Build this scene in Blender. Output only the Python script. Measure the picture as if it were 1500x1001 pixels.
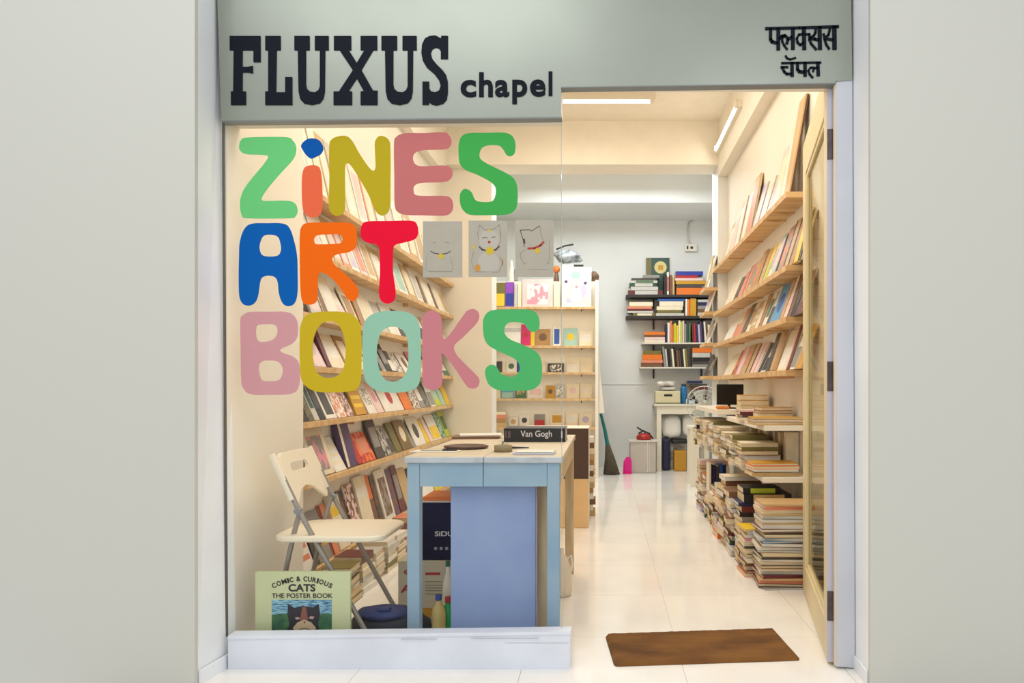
import bpy, bmesh, math, random
from mathutils import Vector, Matrix, Euler
PI = math.pi
for o in list(bpy.data.objects): bpy.data.objects.remove(o)
SC = bpy.context.scene
COL = SC.collection

# ------------------------------------------------------------ camera, light, exposure
FPX, CX, CY, HC = 1050.0, 884.0, 566.0, 1.05
cd = bpy.data.cameras.new('camera'); cam = bpy.data.objects.new('camera', cd); COL.objects.link(cam)
cd.sensor_fit = 'HORIZONTAL'; cd.sensor_width = 36.0; cd.lens = FPX / 1500 * 36.0
cd.shift_x = -(CX - 750) / 1500.0; cd.shift_y = (CY - 500.5) / 1500.0
cam.location = (0, 0, HC); cam.rotation_euler = (PI / 2, 0, 0); cd.clip_start = 0.05
SC.camera = cam
SC.view_settings.view_transform = 'Standard'; SC.view_settings.look = 'None'
SC.view_settings.gamma = 1.0; SC.view_settings.exposure = 0.0
SC.view_settings.use_curve_mapping = False
w = bpy.data.worlds.new('world'); SC.world = w; w.use_nodes = True
w.node_tree.nodes['Background'].inputs[0].default_value = (0.965, 0.985, 1.0, 1)
w.node_tree.nodes['Background'].inputs[1].default_value = 0.90

def lamp(name, loc, size, power, color, rot=(0, 0, 0), spread=PI):
    l = bpy.data.lights.new(name, 'AREA'); l.shape = 'RECTANGLE'
    l.size, l.size_y = size; l.energy = power; l.color = color; l.spread = spread
    o = bpy.data.objects.new(name, l); o.location = loc; o.rotation_euler = rot; COL.objects.link(o); return o
WARM = (1.0, 0.89, 0.755); NEUT = (1.0, 0.94, 0.85); COOL = (0.92, 0.97, 1.0)
lamp('unseen_exterior_light', (-1.1, 0.75, 3.5), (2.0, 0.7), 15, (0.95, 0.98, 1.0), (math.radians(38), 0, 0))  # unseen overhead corridor lamp outside, reflected in the sign's upper left
lamp('unseen_exterior_light', (0.9, 0.35, 2.6), (0.6, 0.6), 7, (0.95, 0.98, 1.0), (math.radians(60), 0, math.radians(38)))  # added fill, stands for no real lamp; brightens the left return wall
lamp('front_tube_light', (-0.1, 3.35, 3.36), (1.4, 0.8), 28, WARM)
lamp('middle_tube_light', (-0.2, 5.0, 3.44), (1.3, 1.2), 25, WARM)
lamp('ceiling_tube_light', (-0.18, 6.0, 3.36), (1.2, 0.12), 4, WARM)
lamp('beam_tube_light', (1.00, 6.10, 3.22), (0.12, 1.0), 1.2, WARM, (0, math.radians(60), 0))
lamp('back_room_light', (0.1, 7.6, 3.36), (1.8, 0.7), 48, (0.86, 0.95, 1.0))

# ------------------------------------------------------------ helpers
def lin(c):
    r = []
    for v in c[:3]:
        v = v / 255.0
        r.append(v / 12.92 if v <= 0.04045 else ((v + 0.055) / 1.055) ** 2.4)
    return tuple(r) + (1.0,)
def P(px, py, Y): return Vector(((px - CX) * Y / FPX, Y, HC - (py - CY) * Y / FPX))
def XY(px, Y): return (px - CX) * Y / FPX
def ZY(py, Y): return HC - (py - CY) * Y / FPX

MATS = {}
def mat(name, rgb, rough=0.55, metal=0.0, var=0.0, vscale=8.0, bump=0.0, bscale=60.0, rgb2=None, coord='Object', stretch=None, spec=None, lo=0.35, hi=0.65, emit=0):
    if name in MATS: return MATS[name]
    m = bpy.data.materials.new(name); m.use_nodes = True; nt = m.node_tree
    b = nt.nodes['Principled BSDF']; b.inputs['Base Color'].default_value = lin(rgb)
    b.inputs['Roughness'].default_value = rough; b.inputs['Metallic'].default_value = metal
    if spec is not None: b.inputs['Specular IOR Level'].default_value = spec
    if emit:
        b.inputs['Emission Color'].default_value = lin(rgb); b.inputs['Emission Strength'].default_value = emit
    if var > 0 or rgb2 or bump > 0:
        tc = nt.nodes.new('ShaderNodeTexCoord'); mp = nt.nodes.new('ShaderNodeMapping')
        nt.links.new(tc.outputs[coord], mp.inputs[0])
        if stretch: mp.inputs['Scale'].default_value = stretch
    if var > 0 or rgb2:
        n = nt.nodes.new('ShaderNodeTexNoise'); n.inputs['Scale'].default_value = vscale; n.inputs['Detail'].default_value = 5
        nt.links.new(mp.outputs[0], n.inputs['Vector'])
        r = nt.nodes.new('ShaderNodeValToRGB')
        c1 = lin(rgb); c2 = lin(rgb2) if rgb2 else tuple(min(1, v * (1 - var)) for v in c1[:3]) + (1,)
        r.color_ramp.elements[0].position = lo; r.color_ramp.elements[1].position = hi
        r.color_ramp.elements[0].color = c2; r.color_ramp.elements[1].color = c1
        nt.links.new(n.outputs['Fac'], r.inputs[0]); nt.links.new(r.outputs[0], b.inputs['Base Color'])
    if bump > 0:
        n2 = nt.nodes.new('ShaderNodeTexNoise'); n2.inputs['Scale'].default_value = bscale; n2.inputs['Detail'].default_value = 3
        nt.links.new(mp.outputs[0], n2.inputs['Vector'])
        bp = nt.nodes.new('ShaderNodeBump'); bp.inputs['Strength'].default_value = bump; bp.inputs['Distance'].default_value = 0.01
        nt.links.new(n2.outputs['Fac'], bp.inputs['Height']); nt.links.new(bp.outputs[0], b.inputs['Normal'])
    MATS[name] = m; return m

class MB:
    def __init__(s): s.v = []; s.f = []; s.mi = []; s.mats = []; s.cur = 0; s.smooth = []
    def m(s, mt):
        if mt not in s.mats: s.mats.append(mt)
        s.cur = s.mats.index(mt); return s
    def add(s, vs, fs, M=None, sm=False):
        k = len(s.v)
        for p in vs:
            p = Vector(p); s.v.append(M @ p if M is not None else p)
        for f in fs: s.f.append([k + i for i in f]); s.mi.append(s.cur); s.smooth.append(sm)
        return s
    def box(s, x0, x1, y0, y1, z0, z1, M=None, c=0.0):
        if x1 < x0: x0, x1 = x1, x0
        if y1 < y0: y0, y1 = y1, y0
        if z1 < z0: z0, z1 = z1, z0
        if c <= 0:
            vs = [(x, y, z) for z in (z0, z1) for y in (y0, y1) for x in (x0, x1)]
            fs = [(0, 2, 3, 1), (4, 5, 7, 6), (0, 1, 5, 4), (2, 6, 7, 3), (0, 4, 6, 2), (1, 3, 7, 5)]
            return s.add(vs, fs, M)
        bm = bmesh.new(); bmesh.ops.create_cube(bm, size=1.0)
        for v in bm.verts:
            v.co = Vector((x0 + (v.co.x + .5) * (x1 - x0), y0 + (v.co.y + .5) * (y1 - y0), z0 + (v.co.z + .5) * (z1 - z0)))
        bmesh.ops.bevel(bm, geom=bm.edges[:], offset=c, segments=2, affect='EDGES', profile=0.5)
        bm.verts.index_update()
        s.add([v.co.copy() for v in bm.verts], [[v.index for v in f.verts] for f in bm.faces], M); bm.free(); return s
    def prism(s, pts, y0, y1, M=None):
        """pts: list of (x,z), extruded between y0 and y1 (convex or simple polygon)"""
        n = len(pts)
        a = sum(pts[i][0] * pts[(i + 1) % n][1] - pts[(i + 1) % n][0] * pts[i][1] for i in range(n))
        if a < 0: pts = pts[::-1]
        vs = [(p[0], y0, p[1]) for p in pts] + [(p[0], y1, p[1]) for p in pts]
        fs = [list(range(n)), list(range(2 * n - 1, n - 1, -1))] + [(i, i + n, (i + 1) % n + n, (i + 1) % n) for i in range(n)]
        return s.add(vs, fs, M)
    def tube(s, pts, r, n=8, r2=None, cap=True, M=None):
        pts = [Vector(p) for p in pts]; rings = []
        m = len(pts)
        for i, p in enumerate(pts):
            d = (pts[min(i + 1, m - 1)] - pts[max(i - 1, 0)]).normalized()
            up = Vector((0, 0, 1)) if abs(d.z) < 0.9 else Vector((1, 0, 0))
            a = d.cross(up).normalized(); b = d.cross(a)
            rr = r if r2 is None else r + (r2 - r) * i / (m - 1)
            rings.append([p + (a * math.cos(2 * PI * k / n) + b * math.sin(2 * PI * k / n)) * rr for k in range(n)])
        vs = [q for R in rings for q in R]; fs = []
        for i in range(m - 1):
            for k in range(n): fs.append((i * n + k, i * n + (k + 1) % n, (i + 1) * n + (k + 1) % n, (i + 1) * n + k))
        s.add(vs, fs, M, sm=True)
        if cap:
            s.add(rings[0], [list(range(n))[::-1]], M); s.add(rings[-1], [list(range(n))], M)
        return s
    def lathe(s, prof, n=20, c=(0, 0, 0), M=None, sx=1, sy=1):
        vs = []; fs = []
        for (r, z) in prof:
            for k in range(n): vs.append((c[0] + sx * r * math.cos(2 * PI * k / n), c[1] + sy * r * math.sin(2 * PI * k / n), c[2] + z))
        for i in range(len(prof) - 1):
            for k in range(n): fs.append((i * n + k, i * n + (k + 1) % n, (i + 1) * n + (k + 1) % n, (i + 1) * n + k))
        s.add(vs, fs, M, sm=True)
        return s
    def blob(s, c, rx, ry, rz, seed=0, amp=0.12, n=14, m=9, flat=None, sq=1.0):
        pw_ = lambda v: math.copysign(abs(v) ** sq, v)
        rnd = random.Random(seed); ph = [rnd.uniform(0, 6.28) for _ in range(6)]
        vs = []; fs = []
        for i in range(m + 1):
            th = PI * i / m
            for k in range(n):
                a = 2 * PI * k / n
                q = 1 + amp * (math.sin(3 * a + ph[0]) * math.sin(2 * th + ph[1]) + .6 * math.sin(5 * a + ph[2] + 3 * th) + .4 * math.sin(7 * th + ph[3] + 2 * a))
                z = pw_(math.cos(th)) * rz * q
                if flat is not None: z = max(z, -flat)
                vs.append((c[0] + rx * q * pw_(math.sin(th)) * pw_(math.cos(a)), c[1] + ry * q * pw_(math.sin(th)) * pw_(math.sin(a)), c[2] + z))
        for i in range(m):
            for k in range(n): fs.append((i * n + k, (i + 1) * n + k, (i + 1) * n + (k + 1) % n, i * n + (k + 1) % n))
        return s.add(vs, fs, sm=True)
    def mesh(s, name):
        me = bpy.data.meshes.new(name); me.from_pydata([tuple(v) for v in s.v], [], s.f)
        for mt in s.mats: me.materials.append(mt)
        me.polygons.foreach_set('material_index', s.mi); me.polygons.foreach_set('use_smooth', s.smooth); me.update()
        return me
    def build(s, name, parent=None, M=None):
        o = bpy.data.objects.new(name, s.mesh(name)); COL.objects.link(o)
        if parent is not None: o.parent = parent
        if M is not None: o.matrix_local = M
        return o

def tag(o, label=None, cat=None, group=None, kind=None):
    if label: o['label'] = label
    if cat: o['category'] = cat
    if group: o['group'] = group
    if kind: o['kind'] = kind
    return o
def empty(name, loc, label, cat, group=None, rz=0):
    o = bpy.data.objects.new(name, None); COL.objects.link(o); o.location = loc; o.rotation_euler = (0, 0, rz)
    o.empty_display_size = 0.1
    return tag(o, label, cat, group)
def struct(o): o['kind'] = 'structure'; return o
def kid(parent, mb, name, label=None):
    """a part given in WORLD coordinates, under a parent placed anywhere"""
    o = mb.build(name, parent)
    o.matrix_parent_inverse = Matrix.Translation(parent.location).inverted() if parent.type == 'EMPTY' else Matrix()
    if label: o['label'] = label
    return o
def crom(pts, n=6):
    out = []; m = len(pts)
    for i in range(m):
        p0, p1, p2, p3 = [Vector(pts[(i + k - 1) % m]) for k in range(4)]
        for j in range(n):
            t = j / n
            out.append(0.5 * ((2 * p1) + (-p0 + p2) * t + (2 * p0 - 5 * p1 + 4 * p2 - p3) * t * t + (-p0 + 3 * p1 - 3 * p2 + p3) * t ** 3))
    return out
def outline_mesh(name, loops, depth, material):
    """filled 2D outline (list of loops of (x,z)), extruded depth, as a mesh in the XZ plane facing -Y, back at y=0"""
    cu = bpy.data.curves.new('tmp', 'CURVE'); cu.dimensions = '2D'; cu.fill_mode = 'BOTH'; cu.extrude = depth / 2
    for lp in loops:
        sp = cu.splines.new('POLY'); sp.points.add(len(lp) - 1)
        for i, p in enumerate(lp): sp.points[i].co = (p[0], p[1], 0, 1)
        sp.use_cyclic_u = True
    return curve_to(cu, name, depth, material)
def curve_to(cu, name, depth, material, fit=None):
    ob = bpy.data.objects.new('tmp', cu); COL.objects.link(ob)
    dg = bpy.context.evaluated_depsgraph_get(); dg.update()
    me = bpy.data.meshes.new_from_object(ob.evaluated_get(dg)); me.name = name
    bpy.data.objects.remove(ob); bpy.data.curves.remove(cu)
    if fit:
        xs = [v.co.x for v in me.vertices]; ys = [v.co.y for v in me.vertices]
        ax, bx, ay, by = min(xs), max(xs), min(ys), max(ys)
        for v in me.vertices:
            v.co.x = fit[0] + (v.co.x - ax) / (bx - ax) * (fit[1] - fit[0]); v.co.y = fit[2] + (v.co.y - ay) / (by - ay) * (fit[3] - fit[2])
    for v in me.vertices: v.co = Vector((v.co.x, -v.co.z - depth / 2, v.co.y))
    me.materials.clear(); me.materials.append(material)
    return me
def text_mesh(txt, fit, depth, material, name='lettering', bold=0.0):
    cu = bpy.data.curves.new('tmp', 'FONT'); cu.body = txt; cu.size = 1.0; cu.offset = bold; cu.extrude = depth / 2; cu.resolution_u = 4
    return curve_to(cu, name, depth, material, fit)
def mesh_obj(me, name, parent=None, loc=(0, 0, 0), M=None):
    o = bpy.data.objects.new(name, me); COL.objects.link(o)
    if parent is not None: o.parent = parent
    if M is not None: o.matrix_local = M
    else: o.location = loc
    return o
def strokes(mb, pl, wdt, y0, y1, closed=False):
    """flat ribbon strokes; pl list of (x,z)"""
    n = len(pl)
    for i in range(n - 1 + (1 if closed else 0)):
        a = Vector(pl[i]); b = Vector(pl[(i + 1) % n]); d = (b - a)
        if d.length < 1e-7: continue
        d.normalize(); nn = Vector((-d.y, d.x)) * wdt / 2; e = d * wdt * 0.25
        mb.prism([tuple(a - e + nn), tuple(b + e + nn), tuple(b + e - nn), tuple(a - e - nn)], y0, y1)

ORD = ['first', 'second', 'third', 'fourth', 'fifth', 'sixth', 'seventh', 'eighth', 'ninth', 'tenth', 'eleventh', 'twelfth', 'thirteenth', 'fourteenth', 'fifteenth', 'sixteenth', 'seventeenth', 'eighteenth', 'nineteenth', 'twentieth', 'twenty-first', 'twenty-second', 'twenty-third', 'twenty-fourth', 'twenty-fifth', 'twenty-sixth', 'twenty-seventh', 'twenty-eighth']

# ------------------------------------------------------------ materials
M_wall = mat('cream_painted_plaster', (243, 236, 222), 0.6, var=0.05, vscale=1.5, bump=0.05, bscale=30)
M_wallb = mat('white_painted_plaster', (236, 236, 233), 0.6, var=0.06, vscale=1.5, bump=0.05, bscale=30)
M_ceil = mat('ceiling_paint', (246, 238, 222), 0.7, var=0.04)
M_out = mat('white_outdoor_plaster', (244, 246, 248), 0.55, var=0.06, vscale=3, bump=0.08, bscale=25)
M_fac = mat('warm_grey_facade_paint', (206, 205, 196), 0.9, spec=0.1)
M_jamb = mat('grey_enamel_frame', (206, 208, 216), 0.4, var=0.06, vscale=4)
M_sill = mat('lilac_white_sill_paint', (232, 236, 246), 0.45, var=0.10, vscale=5, bump=0.05)
M_black = mat('black_vinyl', (14, 20, 30), 0.5, spec=0.12)
M_pages = mat('paper_page_edges', (238, 218, 180), 0.8, var=0.22, vscale=30, stretch=(14, 0.4, 0.4))
M_pagesw = mat('white_page_edges', (240, 234, 222), 0.8, var=0.18, vscale=30, stretch=(14, 0.4, 0.4))
M_pine = mat('pine_board', (228, 192, 140), 0.5, rgb2=(204, 162, 108), vscale=3, stretch=(6, 0.5, 6), bump=0.05)
M_pineo = mat('pine_board_sideways', (228, 192, 140), 0.5, rgb2=(204, 162, 108), vscale=3, stretch=(0.5, 6, 6), bump=0.05)
M_ply = mat('pale_laminate', (246, 238, 220), 0.45, var=0.04)
M_metal = mat('grey_steel_tube', (150, 150, 150), 0.35, metal=0.6)
M_dark = mat('dark_plastic', (25, 25, 28), 0.4)
M_whitepl = mat('white_plastic', (238, 230, 214), 0.4)
PAL = {'black': (22, 20, 21), 'charcoal': (72, 66, 62), 'grey': (150, 144, 138), 'pale grey': (204, 200, 192), 'white': (242, 236, 224), 'cream': (242, 228, 198),
 'tan': (206, 172, 120), 'kraft brown': (182, 136, 78), 'brown': (122, 84, 54), 'maroon': (104, 38, 40), 'red': (190, 34, 36), 'salmon': (228, 140, 104), 'pink': (232, 150, 165),
 'magenta': (214, 28, 104), 'pale pink': (242, 208, 202), 'orange': (236, 122, 34), 'mustard': (208, 154, 34), 'yellow': (244, 204, 44), 'lime': (196, 208, 54), 'olive': (120, 110, 52),
 'green': (78, 118, 78), 'dark green': (38, 78, 64), 'teal': (28, 108, 112), 'sky blue': (96, 164, 212), 'blue': (42, 92, 172), 'navy': (30, 36, 84), 'purple': (88, 62, 108),
 'lavender': (196, 186, 214), 'mint': (170, 206, 190), 'violet': (150, 70, 190), 'royal blue': (40, 60, 160)}
def cov(c): return mat('cover_' + c.replace(' ', '_'), PAL[c], 0.42, var=0.10, vscale=14)
def pat(c1, c2, sc=22, lo=0.47, hi=0.53): return mat('print_%s_%s_%d' % (c1.replace(' ', '_'), c2.replace(' ', '_'), sc), PAL[c1], 0.42, rgb2=PAL[c2], vscale=sc, lo=lo, hi=hi)
def pagemat():
    return M_pages
# ------------------------------------------------------------ setting
YG = 2.68
XL0, XLW, XR, XRB, ZC, ZB = -1.42, -1.54, 1.16, 1.07, 3.53, 3.01
def sbox(name, mt, *a, label=None, **k):
    o = MB().m(mt).box(*a, **k).build(name); struct(o)
    return o
# floor with separate tiles
M_tile = mat('polished_marble_tile', (249, 245, 238), 0.10, var=0.10, vscale=1.6, lo=0.25, hi=0.5, spec=0.5)
M_grout = mat('tile_grout', (222, 210, 192), 0.7)
fl = sbox('floor', M_grout, -1.75, 1.75, 1.2, 9.4, -0.08, -0.0035)
xs = [0.297 + 0.6 * k for k in range(-4, 4)]; ys = [1.2 + 0.6 * k for k in range(0, 15)]
tm = {}
for i in range(len(xs) - 1):
    for j in range(len(ys) - 1):
        y0, y1 = ys[j], min(ys[j + 1], 9.38); x0, x1 = max(xs[i], -1.74), min(xs[i + 1], 1.74)
        key = (round(x1 - x0, 3), round(y1 - y0, 3))
        if key not in tm:
            tm[key] = MB().m(M_tile).box(0, x1 - x0 - 0.002, 0, y1 - y0 - 0.002, -0.0035, 0, c=0).mesh('floor_tile')
        o = mesh_obj(tm[key], 'floor_tile', fl, (x0, y0, 0)); 
# walls
sbox('wall_left', M_wall, XLW - 0.15, XLW, 3.39, 9.3, 0, ZC)
sbox('wall_left', M_wall, XL0 - 0.27, XL0, 2.70, 3.39, 0, ZC)           # pier by the window
sbox('wall_left', M_wall, -1.54, -1.06, 6.80, 7.10, 0, ZC)               # pier beyond the ledges
sbox('wall_right', M_wall, XR, XR + 0.15, 2.74, 7.05, 0, ZC)
sbox('wall_right', M_wallb, 1.45, 1.6, 7.05, 9.3, 0, ZC)
sbox('wall_right', M_wallb, 1.31, 1.6, 7.0, 7.05, 0, ZC)
sbox('wall_right', M_wallb, XRB, XR, 6.69, 7.05, 0, ZC)                   # column
sbox('wall_back', M_wallb, -1.75, 1.6, 9.3, 9.45, 0, ZC)
sbox('ceiling', M_ceil, -1.75, 1.6, 2.70, 9.3, ZC, ZC + 0.12)
sbox('trim_1', M_ceil, XRB, XR, 2.74, 6.69, ZB, ZC)                       # right hand beam
sbox('trim_6', M_ceil, XLW, -1.465, 3.39, 6.69, ZB, ZC)                    # left hand beam
sbox('trim_2', M_ceil, XLW, XRB, 6.69, 7.0, 3.12, ZC)                     # cross beam
sbox('trim_3', M_wallb, XLW, 1.45, 8.39, 9.3, 3.2, ZC)                       # back beam
sbox('wall_front', M_wall, -1.75, 1.31, 2.70, 2.80, 2.20, 3.65)
mb = MB().m(M_wall); mb.prism([(XY(318, YG), ZY(172, YG)), (XY(822, YG), ZY(168, YG)), (XY(822, YG), 2.3), (XY(318, YG), 2.3)], 2.70, 2.80)
struct(mb.build('wall_front'))
# outside: left and right returns and the facade in front
YF = 2.52
def prism_world(name, mt, quads):
    m_ = MB().m(mt)
    m_.add(quads, [(0, 1, 2, 3), (7, 6, 5, 4), (0, 4, 5, 1), (1, 5, 6, 2), (2, 6, 7, 3), (3, 7, 4, 0)])
    return struct(m_.build(name))
# return walls (X plane tilts a little as in the photograph)
def return_wall(side, pxt, pxb, pxf):
    zt = 3.0; yb = 2.74
    xt = XY(pxt, YG); xb = XY(pxb, YG); xf = XY(pxf, YF)
    s = -0.25 * (1 if side == 'left' else -1)
    q = [(xf, YF, 0), (xb, yb, 0), (xt, yb, zt), (xf, YF, zt), (xf + s, YF, 0), (xb + s, yb, 0), (xt + s, yb, zt), (xf + s, YF, zt)]
    return prism_world('wall_' + side, M_out, q)
return_wall('left', 316, 333.5, 290); return_wall('right', 1247, 1252, 1272)
sbox('wall_front', M_fac, -3.4, XY(290, YF), YF - 0.02, YF, -0.05, 3.6)
sbox('wall_front', M_fac, XY(1272, YF), 3.2, YF - 0.02, YF, -0.05, 3.6)
sbox('wall_front', M_out, XY(290, YF), XY(1272, YF), YF + 0.02, YF + 0.2, 2.62, 3.6)
sbox('floor', M_grout, -3.4, 3.2, 0.2, 1.2, -0.08, -0.0035)
for sx, x0 in ((1, XY(291, YF)), (-1, XY(1271, YF))):
    m_ = MB().m(M_out); xx = x0; xe = XY(333.5, YG) if sx > 0 else XY(1252, YG)
    m_.add([(xx, YF + .0, 0), (xe, YG, 0), (xe, YG, 0.05), (xx, YF + .0, 0.05), (xx + .008 * sx, YF + .0, 0), (xe + .008 * sx, YG, 0), (xe + .008 * sx, YG, 0.05), (xx + .008 * sx, YF, 0.05)],
           [(0, 1, 2, 3), (7, 6, 5, 4), (0, 4, 5, 1), (1, 5, 6, 2), (2, 6, 7, 3), (3, 7, 4, 0)])
    struct(m_.build('baseboard_left' if sx > 0 else 'baseboard_right'))
# sill
m_ = MB().m(M_sill)
m_.prism([(XY(334, 2.655), ZY(990, 2.655)), (XY(835.5, 2.655), ZY(985, 2.655)), (XY(835.5, 2.655), ZY(926, 2.655)), (XY(334, 2.655), ZY(933, 2.655))], 2.655, 2.703)
sill = struct(m_.build('trim_4'))
m_ = MB().m(M_sill); m_.prism([(XY(333.5, 2.65), ZY(937, 2.65)), (XY(836, 2.65), ZY(930, 2.65)), (XY(836, 2.65), ZY(925.5, 2.65)), (XY(333.5, 2.65), ZY(932, 2.65))], 2.65, 2.706)
m_.build('sill_cap', sill)
# window pane (frameless), with dark bead down the left edge
def glass_mat(name, tint, refl=0.007):
    m = bpy.data.materials.new(name); m.use_nodes = True; nt = m.node_tree; nt.nodes.remove(nt.nodes['Principled BSDF'])
    tr = nt.nodes.new('ShaderNodeBsdfTransparent'); tr.inputs[0].default_value = tint
    gl = nt.nodes.new('ShaderNodeBsdfGlossy'); gl.inputs['Roughness'].default_value = 0.02
    lw = nt.nodes.new('ShaderNodeLayerWeight'); lw.inputs[0].default_value = 0.5
    p5 = nt.nodes.new('ShaderNodeMath'); p5.operation = 'POWER'; p5.inputs[1].default_value = 5.0
    ma = nt.nodes.new('ShaderNodeMath'); ma.operation = 'MULTIPLY_ADD'; ma.inputs[1].default_value = 0.35; ma.inputs[2].default_value = refl
    nt.links.new(lw.outputs['Facing'], p5.inputs[0]); nt.links.new(p5.outputs[0], ma.inputs[0])
    mx = nt.nodes.new('ShaderNodeMixShader'); nt.links.new(ma.outputs[0], mx.inputs[0]); nt.links.new(tr.outputs[0], mx.inputs[1]); nt.links.new(gl.outputs[0], mx.inputs[2])
    nt.links.new(mx.outputs[0], nt.nodes['Material Output'].inputs[0]); return m
M_glass = glass_mat('window_glass', (0.985, 0.99, 0.985, 1))
M_edge = mat('polished_glass_edge', (168, 176, 168), 0.2)
win = MB().m(M_glass).prism([(XY(331, 2.70), ZY(932, 2.70)), (XY(823.5, 2.70), ZY(926, 2.70)), (XY(822, 2.70), ZY(165, 2.70)), (XY(322, 2.70), ZY(168, 2.70))], 2.690, 2.698).build('window_1')
struct(win)
MB().m(M_edge).prism([(XY(823.3, 2.70), ZY(926, 2.70)), (XY(823.9, 2.70), ZY(926, 2.70)), (XY(822.5, 2.70), ZY(172, 2.70)), (XY(821.9, 2.70), ZY(172, 2.70))], 2.689, 2.699).build('glass_edge', win)
MB().m(mat('window_bead', (96, 90, 84), 0.6)).prism([(XY(332, 2.69), ZY(932, 2.69)), (XY(334.5, 2.69), ZY(932, 2.69)), (XY(329.5, 2.69), ZY(176, 2.69)), (XY(327, 2.69), ZY(176, 2.69))], 2.680, 2.689).build('window_bead', win)

M_scr = mat('scratch_grey', (176, 178, 186), 0.8)
for (x0, x1, y) in ((740, 833, 942), (588, 640, 936), (690, 790, 934.5), (560, 600, 985)):
    MB().m(M_scr).box(XY(x0, 2.654), XY(x1, 2.654), 2.6542 if y > 936.5 else 2.6492, 2.6555 if y > 936.5 else 2.651, ZY(y + .6, 2.654), ZY(y, 2.654)).build('scratch', sill)
# ------------------------------------------------------------ sign board
YS = 2.655
M_sign = mat('satin_aluminium_sign', (158, 162, 151), 0.34, metal=0.5, var=0.12, vscale=1.6)
M_sign2 = mat('sign_edge', (120, 124, 124), 0.4)
sg = empty('sign_board', (XY(780, YS), YS, ZY(60, YS)), 'long satin grey shop sign board across the top of the shopfront', 'sign')
m_ = MB().m(M_sign)
L_ = [(XY(316, YS), ZY(-70, YS)), (XY(1246, YS), ZY(-70, YS)), (XY(1248.5, YS), ZY(117, YS)), (XY(1224, YS), ZY(119, YS)), (XY(1224, YS), ZY(122, YS)), (XY(822, YS), ZY(128, YS)), (XY(822, YS), ZY(172, YS)), (XY(324, YS), ZY(177, YS))]
m_.prism(L_, YS, YS + 0.035)
kid(sg, m_, 'sign_panel')
m_ = MB().m(M_sign2)
m_.prism([(XY(324, YS), ZY(178.5, YS)), (XY(823, YS), ZY(173.5, YS)), (XY(823, YS), ZY(171.5, YS)), (XY(324, YS), ZY(176.5, YS))], YS - .001, YS + .04)
m_.prism([(XY(822, YS), ZY(129, YS)), (XY(1224, YS), ZY(123, YS)), (XY(1224, YS), ZY(121.5, YS)), (XY(822, YS), ZY(127.5, YS))], YS - .001, YS + .04)
kid(sg, m_, 'bottom_edge_trim')
def C1(p): return (XY(280 + p[0] / 3.942, YS), ZY(p[1] / 3.942, YS))
U = [(598, 210), (685, 210), (685, 292), (664, 292), (664, 490), (670, 515), (690, 532), (717, 535), (737, 522), (745, 500), (745, 292), (716, 292), (716, 210), (795, 210), (795, 292), (775, 292), (773, 530), (765, 570), (745, 597), (700, 608), (655, 600), (632, 575), (622, 530), (618, 292), (598, 292)]
FL = {
 'F': [(225, 210), (402, 210), (402, 360), (362, 360), (362, 292), (298, 292), (298, 388), (330, 388), (358, 383), (358, 425), (330, 420), (298, 420), (298, 530), (318, 530), (318, 608), (232, 608), (232, 530), (245, 530), (248, 292), (225, 292)],
 'L': [(430, 210), (518, 210), (518, 292), (495, 292), (492, 535), (545, 535), (545, 447), (585, 447), (585, 608), (430, 608), (430, 530), (447, 530), (447, 292), (430, 292)],
 'U': U, 'X': [(826, 210), (925, 210), (925, 292), (912, 292), (958, 365), (1002, 292), (980, 292), (980, 210), (1075, 210), (1075, 292), (1052, 292), (984, 405), (1052, 525), (1077, 525), (1077, 608), (980, 608), (980, 530), (998, 528), (957, 455), (910, 528), (930, 530), (930, 608), (824, 608), (824, 530), (855, 530), (935, 408), (858, 292), (826, 292)],
 'U2': [(x * 1.03 + 1100 - 598 * 1.03, y) for x, y in U]}
for k, pl in FL.items():
    me = outline_mesh('letter', [[C1(p) for p in pl]], 0.004, M_black); o = mesh_obj(me, 'letter', sg); o.location = Vector((0, YS, 0)) - Vector(sg.location)
    o['label'] = 'black slab letter %s' % k[0]
SS = [(415, 82), (415, 293), (350, 293), (350, 220), (330, 195), (300, 188), (270, 205), (258, 240), (270, 290), (310, 340), (370, 400), (398, 440), (413, 500), (414, 600), (403, 665), (370, 702), (310, 718), (265, 708), (243, 688), (240, 712), (182, 712), (182, 500), (243, 500), (243, 560), (262, 590), (300, 598), (335, 580), (348, 540), (335, 490), (290, 430), (220, 370), (185, 310), (172, 240), (178, 160), (205, 105), (250, 82), (300, 78), (335, 95), (350, 105), (355, 82)]
me = outline_mesh('letter', [[(XY(590 + x / 6.25, YS), ZY(40 + y / 6.25, YS)) for x, y in SS]], 0.004, M_black)
o = mesh_obj(me, 'letter', sg); o.location = Vector((0, YS, 0)) - Vector(sg.location); o['label'] = 'black slab letter S'
cp = [('c', 530, 672, 485, 642), ('h', 700, 825, 415, 640), ('a', 845, 975, 485, 640), ('p', 1003, 1140, 483, 705), ('e', 1165, 1308, 480, 637), ('l', 1335, 1370, 407, 630)]
for ch, x0, x1, y0, y1 in cp:
    me = text_mesh(ch, (XY(590 + x0 / 6.25, YS), XY(590 + x1 / 6.25, YS), ZY(40 + y1 / 6.25, YS), ZY(40 + y0 / 6.25, YS)), 0.004, M_black, 'letter', bold=0.028 if ch != 'l' else 0.0)
    o = mesh_obj(me, 'letter', sg); o.location = Vector((0, YS, 0)) - Vector(sg.location); o['label'] = 'small black letter %s' % ch
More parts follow.
